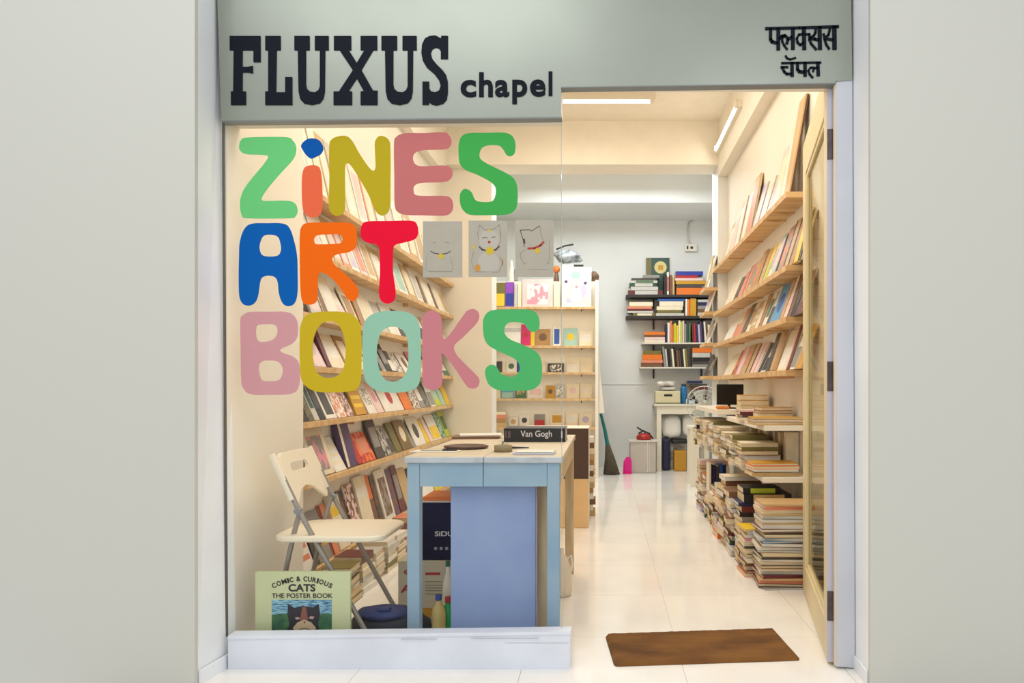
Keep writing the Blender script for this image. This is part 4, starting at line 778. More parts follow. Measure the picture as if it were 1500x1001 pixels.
# ------------------------------------------------------------ desk at the back
M_desk = mat('cream_white_paint', (234, 226, 206), .45, var=.05)
YD = 8.82
def dx(px): return (px - CX) * YD / FPX
def dz(py): return HC - (py - CY) * YD / FPX
dk_ = empty('desk', (dx(1000), 9.05, 0), 'white painted wooden desk against the back wall under the shelves', 'table')
kid(dk_, MB().m(M_desk).box(dx(958.5), 1.32, YD - .02, 9.28, .805, .83, c=.003), 'desk_top')
kid(dk_, MB().m(M_desk).box(dx(962), 1.30, YD, YD + .02, .705, .805), 'apron'); kid(dk_, MB().m(M_desk).box(dx(962), dx(962) + .02, YD + .02, 9.25, .705, .805), 'side_apron')
for a_, b_ in ((dx(962), YD + .001), (1.24, YD + .001), (dx(962), 9.20), (1.24, 9.20)): kid(dk_, MB().m(M_desk).box(a_, a_ + .058, b_, b_ + .058, 0, .704), 'leg')
o = empty('typewriter_case', (dx(979), 8.95, .831), 'cream machine case with a dark name plate on the back desk', 'case')
kid(o, MB().m(mat('case_cream', (214, 204, 166), .5)).box(dx(960), dx(997), 8.84, 9.10, .8315, .99, c=.012), 'case_body'); kid(o, MB().m(M_dark).box(dx(973), dx(985), 8.837, 8.841, .925, .95), 'name_plate')
kid(o, MB().m(mat('case_base', (150, 142, 110), .5)).box(dx(961), dx(996), 8.836, 8.841, .834, .85), 'base_strip')
for k, (x0, x1, z0, z1, c, lb) in enumerate([(967, 993, .991, 1.045, 'pale grey', 'crumpled pale plastic parcel lying on the cream case'), (962, 992, 1.046, 1.115, 'white', 'silvery plastic wrapped parcel on top of the parcels on the desk')]):
    m_ = MB().m(mat('plastic_wrap_%d' % k, PAL[c], .25, rgb2=(170, 160, 150), vscale=18, bump=.4, bscale=25)); m_.blob(((dx(x0) + dx(x1)) / 2, 8.96, (z0 + z1) / 2), (dx(x1) - dx(x0)) / 2, .10, (z1 - z0) / 2 * .93, 20 + k, .05, 20, 14, sq=.5)
    tag(m_.build('parcel'), lb, 'parcel')
o = empty('blue_bottle', (dx(1003), 8.93, .831), 'blue plastic bottle standing beside the cream case on the desk', 'bottle')
kid(o, MB().m(mat('blue_bottle_plastic', (36, 110, 160), .3)).lathe([(0, 0), (.04, 0), (.042, .02), (.042, .19), (.03, .22), (0, .22)], 14, (dx(1003), 8.93, .8315)), 'body'); kid(o, MB().m(M_dark).lathe([(.028, 0), (.028, .03), (0, .03)], 12, (dx(1003), 8.93, 1.05)), 'cap')
o = empty('scissor_tray', (dx(1010), 8.87, .831), None, 'tray'); o['label'] = 'small pale blue tray with black handled tools on the back desk'
kid(o, MB().m(mat('pale_blue_tray', (190, 206, 216), .4)).box(dx(1009.5), dx(1018.5), 8.85, 9.0, .8315, .875, c=.004), 'tray_body'); kid(o, MB().m(M_dark).tube([(dx(1012), 8.87, .885), (dx(1018), 8.90, .89)], .008, 6), 'tool_handle')
for k, (x0, x1, c) in enumerate([(1021, 1040, 'brown'), (1019, 1041, 'grey'), (1016, 1041, 'maroon'), (1013.5, 1040, 'charcoal'), (1009.5, 1033, 'navy')]):
    h_ = dx(x1) - dx(x0); z = [.925, .965, 1.005, 1.045, 1.085][k]
    o = book_parts('book', .17, h_, .034, c); o.matrix_world = lie_m((dx(x0) + dx(x1)) / 2, 9.15, z, .17, h_, -PI / 2); tag(o, '%s book in the dark pile on the desk, %s from the bottom' % (c, ORD[k]), 'book', 'dark pile at the right of the desk')
o = MB().m(M_dark).box(dx(1019), 1.30, 9.06, 9.25, .8315, .9235, c=.004).build('storage_box'); tag(o, 'dark box under the dark book pile on the desk', 'box')
M_sack = mat('white_sack', (250, 248, 242), .6, bump=.5, bscale=14)
for k, (x0, x1, y0, y1, lb) in enumerate([(971, 1001, 608, 644, 'left bulging white sack under the desk top'), (1001, 1026, 606, 642, 'right bulging white sack under the desk top')]):
    m_ = MB().m(M_sack).blob(((dx(x0) + dx(x1)) / 2, 9.05, (dz(y0) + dz(y1)) / 2), (dx(x1) - dx(x0)) / 2 * .93, .13, (dz(y0) - dz(y1)) / 2 * .96, 31 + k, .035, 24, 16, sq=.6); tag(m_.build('sack'), lb, 'sack', 'white sacks under the desk')
o = MB().m(mat('navy_bag', (32, 34, 64), .6, bump=.3, bscale=20)).box(dx(970.5), dx(983), 8.90, 9.15, 0.001, dz(643.5), c=.03).build('dark_bag'); tag(o, 'dark navy bag standing beside the desk leg', 'bag')
o = empty('storage_crate', (dx(996), 8.95, 0), 'ochre yellow cardboard box holding white papers under the desk', 'box')
kid(o, MB().m(mat('ochre_card', (192, 138, 40), .6)).box(dx(988), dx(1006), 8.84, 9.02, 0.001, dz(661), c=.012), 'carton'); kid(o, MB().m(mat('loose_papers', (226, 222, 214), .7, rgb2=(160, 156, 150), vscale=20)).box(dx(984), dx(1008), 9.03, 9.10, 0.001, dz(652)), 'papers')
o = MB().m(M_dark).box(dx(986), dx(1010), 8.9, 9.2, dz(651) , dz(645.5), c=.01).build('dark_board'); tag(o, 'dark flat tray carrying the white sacks under the desk', 'tray')
# crate with extinguisher, dustpan, broom
YK = 8.65
def kx(px): return (px - CX) * YK / FPX
def kz(py): return HC - (py - CY) * YK / FPX
M_clear = mat('cloudy_plastic', (222, 214, 204), .35)
cr = empty('plastic_crate', (kx(942), 8.75, 0), 'cloudy translucent plastic storage crate standing by the back wall', 'crate')
cz_ = kz(645)
mt = bpy.data.materials.new('translucent_plastic'); mt.use_nodes = True; nt_ = mt.node_tree; b_ = nt_.nodes['Principled BSDF']; b_.inputs['Base Color'].default_value = lin((226, 216, 206)); b_.inputs['Alpha'].default_value = 0.55; b_.inputs['Roughness'].default_value = .3; MATS['translucent'] = mt
for (a_, b2, c_, d_) in ((kx(923), kx(961), YK, YK + .006), (kx(923), kx(961), YK + .25, YK + .256), (kx(923), kx(923) + .006, YK, YK + .25), (kx(961) - .006, kx(961), YK, YK + .25)): kid(cr, MB().m(mt).box(a_, b2, c_, d_, .001, cz_ - .02), 'crate_wall')
kid(cr, MB().m(mt).box(kx(923), kx(961), YK, YK + .25, .001, .008), 'crate_floor')
kid(cr, MB().m(M_clear).box(kx(921), kx(963), YK - .012, YK + .262, cz_ - .02, cz_ - .004), 'lid')
for xx in (948, 950.5): kid(cr, MB().m(M_clear).box(kx(xx), kx(xx) + .008, YK - .005, YK, .01, cz_ - .02), 'rib')
o = MB().m(mat('pinkish_bundle', (222, 170, 160), .7)).blob((kx(941), YK + .12, .15), .05, .06, .13, 4, .05).build('bundle'); tag(o, 'pinkish bundle visible inside the cloudy crate', 'bundle')
ex = empty('kettle', (kx(944), YK + .12, cz_), 'red round vessel with black curved handle on the plastic crate lid', 'pot')
kid(ex, MB().m(mat('red_enamel', (176, 40, 36), .3)).lathe([(0, 0), (.085, 0), (.095, .02), (.085, .055), (.05, .075), (0, .08)], 18, (kx(944), YK + .12, cz_ - .003)), 'body')
kid(ex, MB().m(M_dark).tube([(kx(934), YK + .12, kz(627)), (kx(940), YK + .12, kz(631)), (kx(945), YK + .1, kz(633)), (kx(952), YK + .1, kz(636)), (kx(956), YK + .1, kz(642)), (kx(957.5), YK + .1, kz(644))], .010, 6), 'handle'); kid(ex, MB().m(M_dark).tube([(kx(936), YK + .12, kz(636)), (kx(944), YK + .12, kz(632)), (kx(946), YK + .12, kz(637))], .012, 6), 'valve')
dp = empty('dustpan', (kx(918), YK - .05, 0), 'bright magenta dustpan standing on edge beside the plastic crate', 'dustpan')
M_mag = mat('magenta_plastic', (226, 20, 140), .35)
kid(dp, MB().m(M_mag).prism([(kx(912), .002), (kx(925), .002), (kx(925), .16), (kx(922), .20), (kx(917), .20), (kx(913.5), .15)], YK - .06, YK - .05), 'pan'); kid(dp, MB().m(M_mag).prism([(kx(912), .002), (kx(913), .002), (kx(914.3), .15), (kx(913.3), .15)], YK - .10, YK - .05), 'pan_rim'); kid(dp, MB().m(M_mag).box(kx(912), kx(925), YK - .10, YK - .05, .001, .006), 'pan_floor')
br = empty('broom', (kx(892), 8.9, 0), 'teal handled grass broom leaning against the white shelf unit', 'broom')
def q3(px, py, Y): return tuple(P(px, py, Y))
kid(br, MB().m(mat('teal_handle', (24, 116, 116), .4)).tube([q3(880, 606, 8.42), q3(886, 630, 8.44), q3(890, 652, 8.46)], .016, 8, r2=.024), 'handle')
m_ = MB().m(mat('broom_bristles', (98, 88, 70), .9, rgb2=(70, 64, 54), vscale=20, stretch=(12, 12, 1)))
def ring_loft(mb, secs, n=12):
    vs = []; fs = []
    for (c, rx, ry) in secs:
        for k in range(n): vs.append((c[0] + rx * math.cos(2 * PI * k / n), c[1] + ry * math.sin(2 * PI * k / n), c[2]))
    for i in range(len(secs) - 1):
        for k in range(n): fs.append((i * n + k, i * n + (k + 1) % n, (i + 1) * n + (k + 1) % n, (i + 1) * n + k))
    fs.append(list(range(n))[::-1]); fs.append([(len(secs) - 1) * n + k for k in range(n)]); mb.add(vs, fs, sm=True)
a0 = P(896, 695, 8.5); a1 = P(893.5, 672, 8.48); a2 = P(890, 651, 8.46)
ring_loft(m_, [((a0.x, a0.y, .004), .10, .035), ((a1.x, a1.y, a1.z), .06, .03), ((a2.x, a2.y, a2.z), .025, .022)]); kid(br, m_, 'bristles')
# ------------------------------------------------------------ white shelf unit at the back left
YU = 8.2; KU = YU / FPX
def ux(px): return (px - CX) * KU
def uz(py): return HC - (py - CY) * KU
un = empty('shelf_unit', (ux(798), 8.27, 0), 'tall cream laminate display unit with shallow shelves at the back left', 'shelf')
kid(un, MB().m(M_ply).box(ux(719), ux(872), 8.335, 8.355, 0, uz(410)), 'back_panel'); kid(un, MB().m(M_ply).box(ux(719), ux(872), 8.356, 8.70, uz(410) - .03, uz(410)), 'top_board'); kid(un, MB().m(M_ply).box(ux(719), ux(872), 8.68, 8.70, 0, uz(410) - .031), 'rear_panel')
kid(un, MB().m(M_ply).box(ux(872), ux(876.5), YU, 8.355, 0, uz(410)), 'side_panel'); kid(un, MB().m(M_ply).box(ux(717), ux(719), YU, 8.355, 0, uz(410)), 'side_panel')
for i, y in enumerate((449.5, 506.5, 545.5, 584, 626.5, 690)):
    kid(un, MB().m(M_pine).box(ux(719), ux(872), YU, 8.335, uz(y) - .028, uz(y), c=.002), 'shelf')
    if i < 5: kid(un, MB().m(M_dark).box(ux(851), ux(852.5), YU + .02, YU + .05, uz(y) - .05, uz(y) - .028), 'bracket')
cl_ = MB().m(mat('hanging_cloth', (236, 228, 214), .8)); cl_.add([(ux(876.5), 8.24, uz(500)), (ux(876.5), 8.33, uz(500)), (ux(879), 8.22, uz(545)), (ux(879), 8.34, uz(545)), (ux(885.5), 8.22, uz(605)), (ux(885.5), 8.34, uz(605)), (ux(877.3), 8.22, uz(606)), (ux(877.3), 8.34, uz(606))], [(0, 1, 3, 2), (2, 3, 5, 4), (4, 5, 7, 6), (0, 2, 4, 6), (1, 7, 5, 3), (0, 6, 7, 1)])
tag(cl_.build('hanging_cloth'), 'pale cloth hanging down the right side of the display unit', 'cloth')
def facepx(x0, x1, y0, y1, c, art, lb, t_=.008, kd='zine', grp=None, a=.12, pages=None):
    w_ = ux(x1) - ux(x0); h_ = (y1 - y0) * KU
    a = min(a, math.asin(min(.5, .09 / h_)))
    o = book_parts(kd, w_, h_, t_, c, art=art); yb = 8.333 - h_ * math.sin(a)
    o.matrix_world = lean_m((ux(x0), yb, uz(y1) + .0006), -PI / 2, a)
    return tag(o, lb, {'print': 'picture', 'poster': 'picture'}.get(kd, kd), grp)
g = ['zines and books on the %s shelf of the back display unit' % s for s in ('top', 'second', 'third', 'fourth', 'fifth')]
facepx(721, 738, 412, 449, 'olive', ('low', 'yellow'), 'green and yellow comic at the left end of the display unit top shelf', grp=g[0])
facepx(738.5, 751, 411, 449, 'violet', ('low', 'royal blue'), 'violet and blue comic on the display unit top shelf', grp=g[0])
for k, (a_, b_, c) in enumerate([(752, 757, 'pale grey'), (757.5, 762.5, 'cream')]): facepx(a_, b_, 414, 449, c, None, '%s thin booklet beside the violet comic on the display unit' % c, .03, grp=g[0])
facepx(763.5, 809, 407, 449, 'pale pink', ('frame', pat('pink', 'white', 10)), 'white art print with a pink painted figure on the display unit', .01, 'print', g[0])
facepx(810, 819.5, 412, 449, 'cream', None, 'cream booklet between the two large prints on the display unit', .02, grp=g[0])
o = facepx(822, 866, 389, 449, 'white', ('frame', pat('lavender', 'pale pink', 9)), 'large pastel poster with a green-haired figure on the display unit', .012, 'poster', g[0])
w_ = 44 * KU; q = MB().m(cov('mint'));
def pdisc(q, cy, cz, r, x0, x1, n=16, sy=1.0):
    q.add([(x1, cy + sy * r * math.cos(2 * PI * k / n), cz + r * math.sin(2 * PI * k / n)) for k in range(n)] + [(x0, cy + sy * r * math.cos(2 * PI * k / n), cz + r * math.sin(2 * PI * k / n)) for k in range(n)], [list(range(n))] + [(k, k + n, (k + 1) % n + n, (k + 1) % n) for k in range(n)])
pdisc(q, w_ * .48, 47 * KU, .058, .0126, .0134); q.m(cov('pale pink')); pdisc(q, w_ * .48, 36 * KU, .055, .0127, .0138); q.m(cov('white')); pdisc(q, w_ * .48, 17 * KU, .10, .0126, .0136, sy=.7); q.m(cov('purple')); pdisc(q, w_ * .15, 38 * KU, .018, .0126, .0138); pdisc(q, w_ * .80, 36 * KU, .018, .0126, .0138); q.m(cov('pink')); pdisc(q, w_ * .5, 30 * KU, .016, .0126, .0142); q.build('poster_figure', o)
R = [
 [(722, 734, 484, 506, 'white', ('disc', 'grey')), (736, 761, 473, 506, 'white', ('band', 'pale grey')), (762, 775.5, 474, 506, 'magenta', ('disc', 'red')), (776, 782, 480, 506, 'yellow', None), (783, 805, 481, 506, 'kraft brown', ('disc', 'brown')), (809, 820.5, 476, 506, 'white', ('frame', 'blue')), (825, 845, 480, 506, 'mint', ('disc', 'yellow')), (848, 868, 484, 506, 'cream', ('block', 'white'))],
 [(721, 733, 529, 545, 'charcoal', ('side', 'pale grey')), (734, 738.5, 530, 545, 'cream', None), (739, 755, 528, 545, 'white', ('disc', 'green')), (755.5, 765, 528, 545, 'royal blue', None), (768, 783, 527, 545, 'pale pink', ('disc', 'salmon')), (785, 798, 529, 545, 'cream', None), (801, 825, 532, 545, 'charcoal', ('frame', pat('charcoal', 'white', 45))), (829, 849, 523, 545, 'cream', ('low', 'white')), (849.5, 868, 523, 545, 'cream', None)],
 [(722, 731, 568, 583.5, 'cream', None), (732, 751, 568, 583.5, 'sky blue', ('low', 'mint')), (753, 769, 567, 583.5, 'green', ('block', pat('green', 'tan', 30))), (771, 795, 566, 583.5, 'white', ('block', 'pale pink')), (798.5, 811.5, 565, 583.5, 'mustard', ('disc', 'brown')), (812.5, 826, 563, 583.5, 'pale grey', ('frame', pat('grey', 'white', 30))), (829, 848, 562, 583.5, 'cream', ('disc', 'pale pink')), (849.5, 867, 562, 583.5, 'cream', ('disc', 'white'))],
 [(743, 757, 612, 626, 'white', ('disc', 'tan')), (759, 774, 608, 626, 'white', ('disc', 'charcoal')), (781, 797, 608, 626, 'grey', ('low', 'red')), (805, 826, 605, 626, 'cream', ('block', 'mustard')), (828, 846, 605, 626, 'cream', ('block', 'white')), (848, 867, 606, 626, 'cream', ('disc', 'lavender'))]]
for i, row in enumerate(R):
    for k, (x0, x1, y0, y1, c, art) in enumerate(row):
        nm = ('second', 'third', 'fourth', 'fifth')[i]
        extra = (' with %s %s' % (art[1], {'disc': 'motif', 'block': 'panel', 'low': 'lower half', 'frame': 'picture', 'band': 'band', 'side': 'edge'}[art[0]])) if art and isinstance(art[1], str) else ''
        facepx(x0, x1, y0, y1 + .5, c, art, '%s zine%s on the %s unit shelf, %s from the left' % (c, extra, nm, ORD[k]), grp=g[i + 1])
yb = uz(626.5)
for k, (c, t_, kd) in enumerate([('tan', .05, 'book'), ('kraft brown', .05, 'book'), ('salmon', .045, 'book'), ('cream', .03, 'book')]):
    o = book_parts(kd, .11, .15, t_, c); o.matrix_world = lie_m(ux(731), 8.265, yb + .0006, .11, .15, -PI / 2); yb += t_ + .0005
    tag(o, '%s small book in the fifth unit shelf pile, %s from the bottom' % (c, ORD[k]), 'book', 'small pile on the fifth display unit shelf')
# clutter on top of the unit
zt_ = uz(410)
YU2 = 8.50
def vx(px): return (px - CX) * YU2 / FPX
def vz(py): return HC - (py - CY) * YU2 / FPX
o = empty('clear_bag', (vx(836), 8.50, zt_), 'crumpled clear and grey plastic bag on top of the display unit', 'bag')
kid(o, MB().m(mat('grey_clear_bag', (190, 194, 196), .25, rgb2=(110, 112, 116), vscale=14, bump=.5, bscale=20)).blob((vx(832), 8.50, zt_ + .32), .15, .07, .07, 51, .22, 20, 12), 'bag_body'); kid(o, MB().m(M_dark).tube([(vx(815), 8.48, vz(366)), (vx(828), 8.47, vz(361)), (vx(840), 8.47, vz(359))], .010, 6), 'strap')
o = empty('cardboard_carton', (vx(848), 8.50, zt_), 'pale mint box with a dark lid edge on top of the display unit', 'box'); kid(o, MB().m(mat('mint_box', (206, 218, 206), .5)).box(vx(824), vx(856), 8.42, 8.58, zt_ + .001, zt_ + .21, c=.004), 'box_body'); kid(o, MB().m(M_dark).box(vx(841), vx(855), 8.414, 8.421, zt_ + .19, zt_ + .21), 'lid_edge')
o = empty('toy_ball', (vx(817), 8.50, zt_), 'small orange round toy on a dark base on top of the display unit', 'toy'); kid(o, MB().m(cov('orange')).blob((vx(815), 8.50, zt_ + .165), .042, .04, .045, 8, .04), 'ball'); kid(o, MB().m(cov('brown')).lathe([(.035, 0), (.03, .06), (.02, .13), (0, .14)], 12, (vx(815), 8.50, zt_ + .001)), 'base')
o = MB().m(mat('brown_bundle', (138, 104, 84), .8, rgb2=(90, 70, 50), vscale=15, bump=.5)).blob((vx(870), 8.50, zt_ + .075), .06, .06, .065, 9, .12).build('cloth_bundle'); tag(o, 'brown cloth bundle at the right end of the display unit top', 'cloth')
o = empty('spray_bottle', (vx(752), 8.50, zt_), 'white bottle with a grey-blue side on top of the display unit', 'bottle'); kid(o, MB().m(M_whitepl).lathe([(0, 0), (.035, 0), (.04, .03), (.036, .14), (.02, .2), (.012, .27), (0, .28)], 14, (vx(749.5), 8.50, zt_ + .001)), 'body'); kid(o, MB().m(cov('grey')).lathe([(0.028, 0), (.03, .10), (0.02, .14)], 12, (vx(755), 8.50, zt_ + .03)), 'side_pouch')

# cabinet behind the table
YCb = 5.3
cb = empty('low_cabinet', (-.30, 5.55, 0), 'low cabinet with dark brown upper and pale wood lower front behind the table', 'cabinet')
x1 = XY(862, YCb); zs = ZY(702, YCb)
kid(cb, MB().m(M_ply).box(-.62, x1, YCb + .02, 5.75, 0, .735), 'carcass'); kid(cb, MB().m(mat('dark_brown_panel', (80, 58, 46), .6)).box(-.62, x1, YCb, YCb + .018, zs + .003, .737), 'upper_front'); kid(cb, MB().m(mat('pale_wood_panel', (232, 194, 140), .5, var=.06)).box(-.62, x1, YCb, YCb + .018, 0.002, zs), 'lower_front')
for i in range(14):
    c = ['tan', 'cream', 'brown', 'white', 'kraft brown'][i % 5]; o = book_parts('paperback', .15, .20, .045, c); jj = random.Random(i).uniform(-.012, .012)
    o.matrix_world = lie_m(-.175 + jj, 5.87, .0006 + .0456 * i, .15, .20, -PI / 2); tag(o, '%s paperback in the column behind the low cabinet, %s from the bottom' % (c, ORD[i]), 'paperback', 'paperbacks in the column behind the low cabinet')

# ------------------------------------------------------------ blue table
M_blue = mat('worn_blue_paint', (126, 160, 190), .5, rgb2=(156, 180, 194), vscale=4, bump=.05, lo=.3, hi=.8)
M_blue2 = mat('blue_panel_paint', (132, 152, 198), .55, rgb2=(148, 166, 202), vscale=4, bump=.08, lo=.3, hi=.7)
M_ttop = mat('pale_table_top', (216, 202, 178), .5, rgb2=(198, 182, 154), vscale=3, stretch=(1, 8, 1)); M_tedge = mat('white_rubbed_edge', (196, 200, 204), .5, var=.2, vscale=14); M_bare = mat('bare_table_wood', (222, 202, 166), .55, rgb2=(190, 160, 118), vscale=3, stretch=(6, 6, 1))
YT, YT2 = 2.785, 4.06
TX0, TX1 = XY(592, YT), XY(824, YT); TZ = .775
tb = empty('table', ((TX0 + TX1) / 2, 3.4, 0), 'old table with pale blue painted front and bare pale top', 'table')
mid = XY(708, YT)
kid(tb, MB().m(M_ttop).box(TX0, mid - .001, YT + .012, YT2, TZ - .024, TZ, c=.002), 'top_board'); kid(tb, MB().m(M_ttop).box(mid + .001, TX1, YT + .012, YT2, TZ - .024, TZ, c=.002), 'top_board')
kid(tb, MB().m(M_tedge).box(TX0, mid - .001, YT, YT + .0118, TZ - .024, TZ - .001, c=.003), 'front_edge'); kid(tb, MB().m(M_tedge).box(mid + .001, TX1, YT, YT + .0118, TZ - .024, TZ - .001, c=.003), 'front_edge')
YA = YT + .014
za = ZY(713, YA)
kid(tb, MB().m(M_blue).box(XY(615, YA), XY(707.3, YA), YA, YA + .02, za, TZ - .025), 'apron_board'); kid(tb, MB().m(M_blue).box(XY(708.6, YA), XY(801, YA), YA, YA + .02, za, TZ - .025), 'apron_board')
kid(tb, MB().m(M_blue).box(XY(596.5, YA), XY(614.5, YA), YA - .002, YA + .048, 0, TZ - .025, c=.002), 'leg'); kid(tb, MB().m(M_blue).box(XY(801.5, YA), XY(819.5, YA), YA - .002, YA + .048, 0, TZ - .025, c=.002), 'leg')
kid(tb, MB().m(M_bare).box(TX1 - .055, TX1 - .008, YT2 - .06, YT2 - .01, 0, TZ - .025, c=.002), 'leg'); kid(tb, MB().m(M_bare).box(TX0 + .008, TX0 + .055, YT2 - .06, YT2 - .01, 0, TZ - .025, c=.002), 'leg')
kid(tb, MB().m(M_bare).box(TX1 - .028, TX1 - .010, YA + .05, YT2 - .06, za, TZ - .025), 'side_apron'); kid(tb, MB().m(M_bare).box(TX0 + .010, TX0 + .028, YA + .05, YT2 - .06, za, TZ - .025), 'side_apron'); kid(tb, MB().m(M_bare).box(TX0 + .06, TX1 - .06, YT2 - .03, YT2 - .012, za, TZ - .025), 'rear_apron')
# blue panel standing between the front legs
Yp = YA + .055
o = MB().m(M_blue2).box(XY(660, Yp), XY(784.5, Yp), Yp, Yp + .022, .0, ZY(712, Yp), c=.003).build('leaning_board'); tag(o, 'periwinkle blue painted board standing between the front table legs', 'board')
MB().m(mat('rubbed_lilac_edge', (150, 140, 156), .6)).box(XY(784.6, Yp), XY(787, Yp), Yp - .0005, Yp + .023, .0, ZY(712.5, Yp)).build('worn_edge', o)
Yq = Yp + .06
o = MB().m(M_bare).box(XY(770, Yq), XY(806, Yq), Yq, Yq + .03, 0, ZY(714, Yq)).build('pine_board'); tag(o, 'bare pale wooden board standing behind the blue panel', 'board')
# boxes beneath
Yx = 3.235
b1 = MB().m(mat('white_carton', (206, 196, 172), .6)).box(XY(583, Yx), XY(672, Yx), Yx, Yx + .28, .0005, ZY(822, Yx), c=.003).build('white_carton'); tag(b1, 'white carton with red lettering under the table left side', 'box')
zb0 = ZY(822, Yx) + .001
b2 = MB().m(mat('navy_carton', (22, 20, 66), .6, var=.3, vscale=6, spec=.12)).box(XY(612, Yx), XY(668, Yx), Yx + .01, Yx + .24, zb0, ZY(738, Yx), c=.003).build('navy_carton'); tag(b2, 'dark navy carton stacked on the white carton under the table', 'box')
b3 = MB().m(cov('orange')).box(XY(618, Yx), XY(668, Yx), Yx + .02, Yx + .22, ZY(738, Yx) + .001, ZY(729, Yx), c=.003).build('flat_box'); tag(b3, 'flat orange and yellow box on top of the navy carton', 'box')
b3.data.materials.append(M_whitepl)
MB().m(M_pagesw).box(XY(617, Yx), XY(668, Yx), Yx + .0185, Yx + .0195, ZY(738, Yx) + .002, ZY(735, Yx)).build('white_strip', b3)
M_redp = mat('red_print', (176, 44, 40), .6); M_whp = mat('white_print', (222, 220, 226), .5); M_greyp = mat('grey_print', (140, 132, 118), .6)
def lettering(par, txt, x0, x1, y0, y1, Y, mt, bold=0.0, lb=None):
    me = text_mesh(txt, (XY(x0, Y), XY(x1, Y), ZY(y1, Y), ZY(y0, Y)), .0006, mt, bold=bold); ob = mesh_obj(me, 'lettering', par, (0, Y, 0))
    if par.type == 'EMPTY': ob.location = Vector((0, Y, 0)) - par.location
    return ob
lettering(b1, 'A', 586.5, 605, 857, 868.5, Yx - .0008, M_redp, .03); lettering(b1, 'e', 591.5, 599.5, 835, 842, Yx - .0008, M_redp, .02)
q = MB().m(M_redp)
q.box(XY(623, Yx), XY(645, Yx), Yx - .0008, Yx - .0001, ZY(843, Yx), ZY(839, Yx)); q.m(M_greyp)
for y in (852, 857, 861, 865, 870): q.box(XY(623, Yx), XY(648, Yx), Yx - .0008, Yx - .0001, ZY(y + 1.3, Yx), ZY(y, Yx))
q.m(cov('mustard')); q.box(XY(584, Yx), XY(640, Yx), Yx - .0008, Yx - .0001, ZY(904, Yx), ZY(891, Yx)); q.build('printed_marks', b1)
lettering(b2, 'SiDU', 637, 664, 778.5, 786, Yx + .0092, M_whp, .02)
q = MB().m(mat('pale_blue_dot', (150, 150, 170), .5))
for px in (637.5, 645.5, 653.5): disc(q, (XY(px, Yx), ZY(804.5, Yx)), .0075, Yx + .0092, Yx + .0099)
q.build('printed_dots', b2)
def bottle(name, px, Y, r, h, zneck, body, cap, lb, base=0.0):
    x = XY(px, Y); e = empty(name, (x, Y, base), lb, 'bottle')
    kid(e, MB().m(body).lathe([(0, 0.001), (r * .9, 0.001), (r, .012), (r, zneck * .72), (r * .85, zneck * .85), (r * .4, zneck), (r * .36, h - .022), (0, h - .022)], 18, (x, Y, base)), 'bottle_body')
    kid(e, MB().m(cap).lathe([(r * .46, 0), (r * .46, .022), (0, .023)], 14, (x, Y, base + h - .023)), 'cap'); return e
M_oil = mat('yellowish_clear_plastic', (214, 190, 120), .15); M_bcap = mat('blue_cap', (24, 60, 140), .4); M_grn = mat('green_plastic', (20, 170, 84), .3); M_tealcap = mat('teal_cap', (0, 96, 84), .4)
bottle('plastic_bottle', 642.5, 2.98, .029, ZY(871, 2.98), ZY(884, 2.98) - .0, M_oil, M_bcap, 'clear yellowish bottle with a blue cap under the table')
bottle('green_bottle', 657, 3.03, .034, .16, .13, M_grn, M_redp, 'bright green bottle beside the blue panel under the table')
bottle('cleaner_bottle', 656, 3.085, .022, ZY(822, 3.085) , ZY(840, 3.085), M_whitepl, M_tealcap, 'tall white bottle with a teal cap behind the green bottle')
# pale plastic container on the right beneath the table
Yw = 3.6; e = empty('plastic_jug', (XY(829, Yw), Yw, 0), 'white plastic jug with a handle beside the table leg', 'jug')
xw = XY(822, Yw)
kid(e, MB().m(mat('milky_plastic', (226, 212, 190), .35)).lathe([(0, .001), (.05, .001), (.055, .02), (.052, .14), (.03, .19), (.014, .21), (.014, .235), (0, .236)], 18, (xw, Yw, 0)), 'jug_body'); kid(e, MB().m(M_whitepl).tube([(xw + .03, Yw, .18), (xw + .05, Yw, .20), (xw + .055, Yw, .16), (xw + .05, Yw, .12)], .006, 6), 'jug_handle')
# things on the table top
e = book_parts('book', .22, XY(828, 3.52) - XY(738, 3.52), .067, 'black', pages=mat('grey_book_pages', (176, 178, 180), .7)); e.matrix_world = lie_m((XY(828, 3.52) + XY(738, 3.52)) / 2, 3.52 + .11, TZ + .0005, .22, XY(828, 3.52) - XY(738, 3.52), -PI / 2)
tag(e, 'thick black book lettered Van Gogh lying on the table', 'book')
me = text_mesh('Van Gogh', (XY(762.5, 3.519), XY(808.5, 3.519), ZY(643, 3.519), ZY(631, 3.519)), .0006, M_whp, bold=.01); ob = mesh_obj(me, 'lettering', e); ob.matrix_parent_inverse = e.matrix_world.inverted(); ob.location = (0, 3.519, 0)
for (a_, b_) in ((740, 742), (744, 748), (822, 824)):
    q = MB().m(mat('dull_print', (104, 84, 80), .6) if a_ < 800 else M_whp).box(XY(a_, 3.519), XY(b_, 3.519), 3.5185, 3.5196, ZY(642, 3.519), ZY(632, 3.519)); ob = q.build('spine_mark', e); ob.matrix_parent_inverse = e.matrix_world.inverted()
Yg = .275 * FPX
def tp(px, py): Y = Yg / (py - CY); return Vector((XY(px, Y), Y, TZ))
a_ = tp(706, 641); o = book_parts('book', .17, .24, .012, 'brown'); o.matrix_world = lie_m(a_.x - .02, 3.80, TZ + .0005, .17, .24, -PI / 2 + .1); tag(o, 'thin brown book at the far left of the table top', 'book')
o = MB().m(M_pagesw).box(-.11, .11, -.08, .08, 0, .006).build('paper_sheets'); o.location = (a_.x, 3.82, TZ + .0135); o.rotation_euler = (0, 0, .2); tag(o, 'loose white papers on the thin brown book', 'paper')
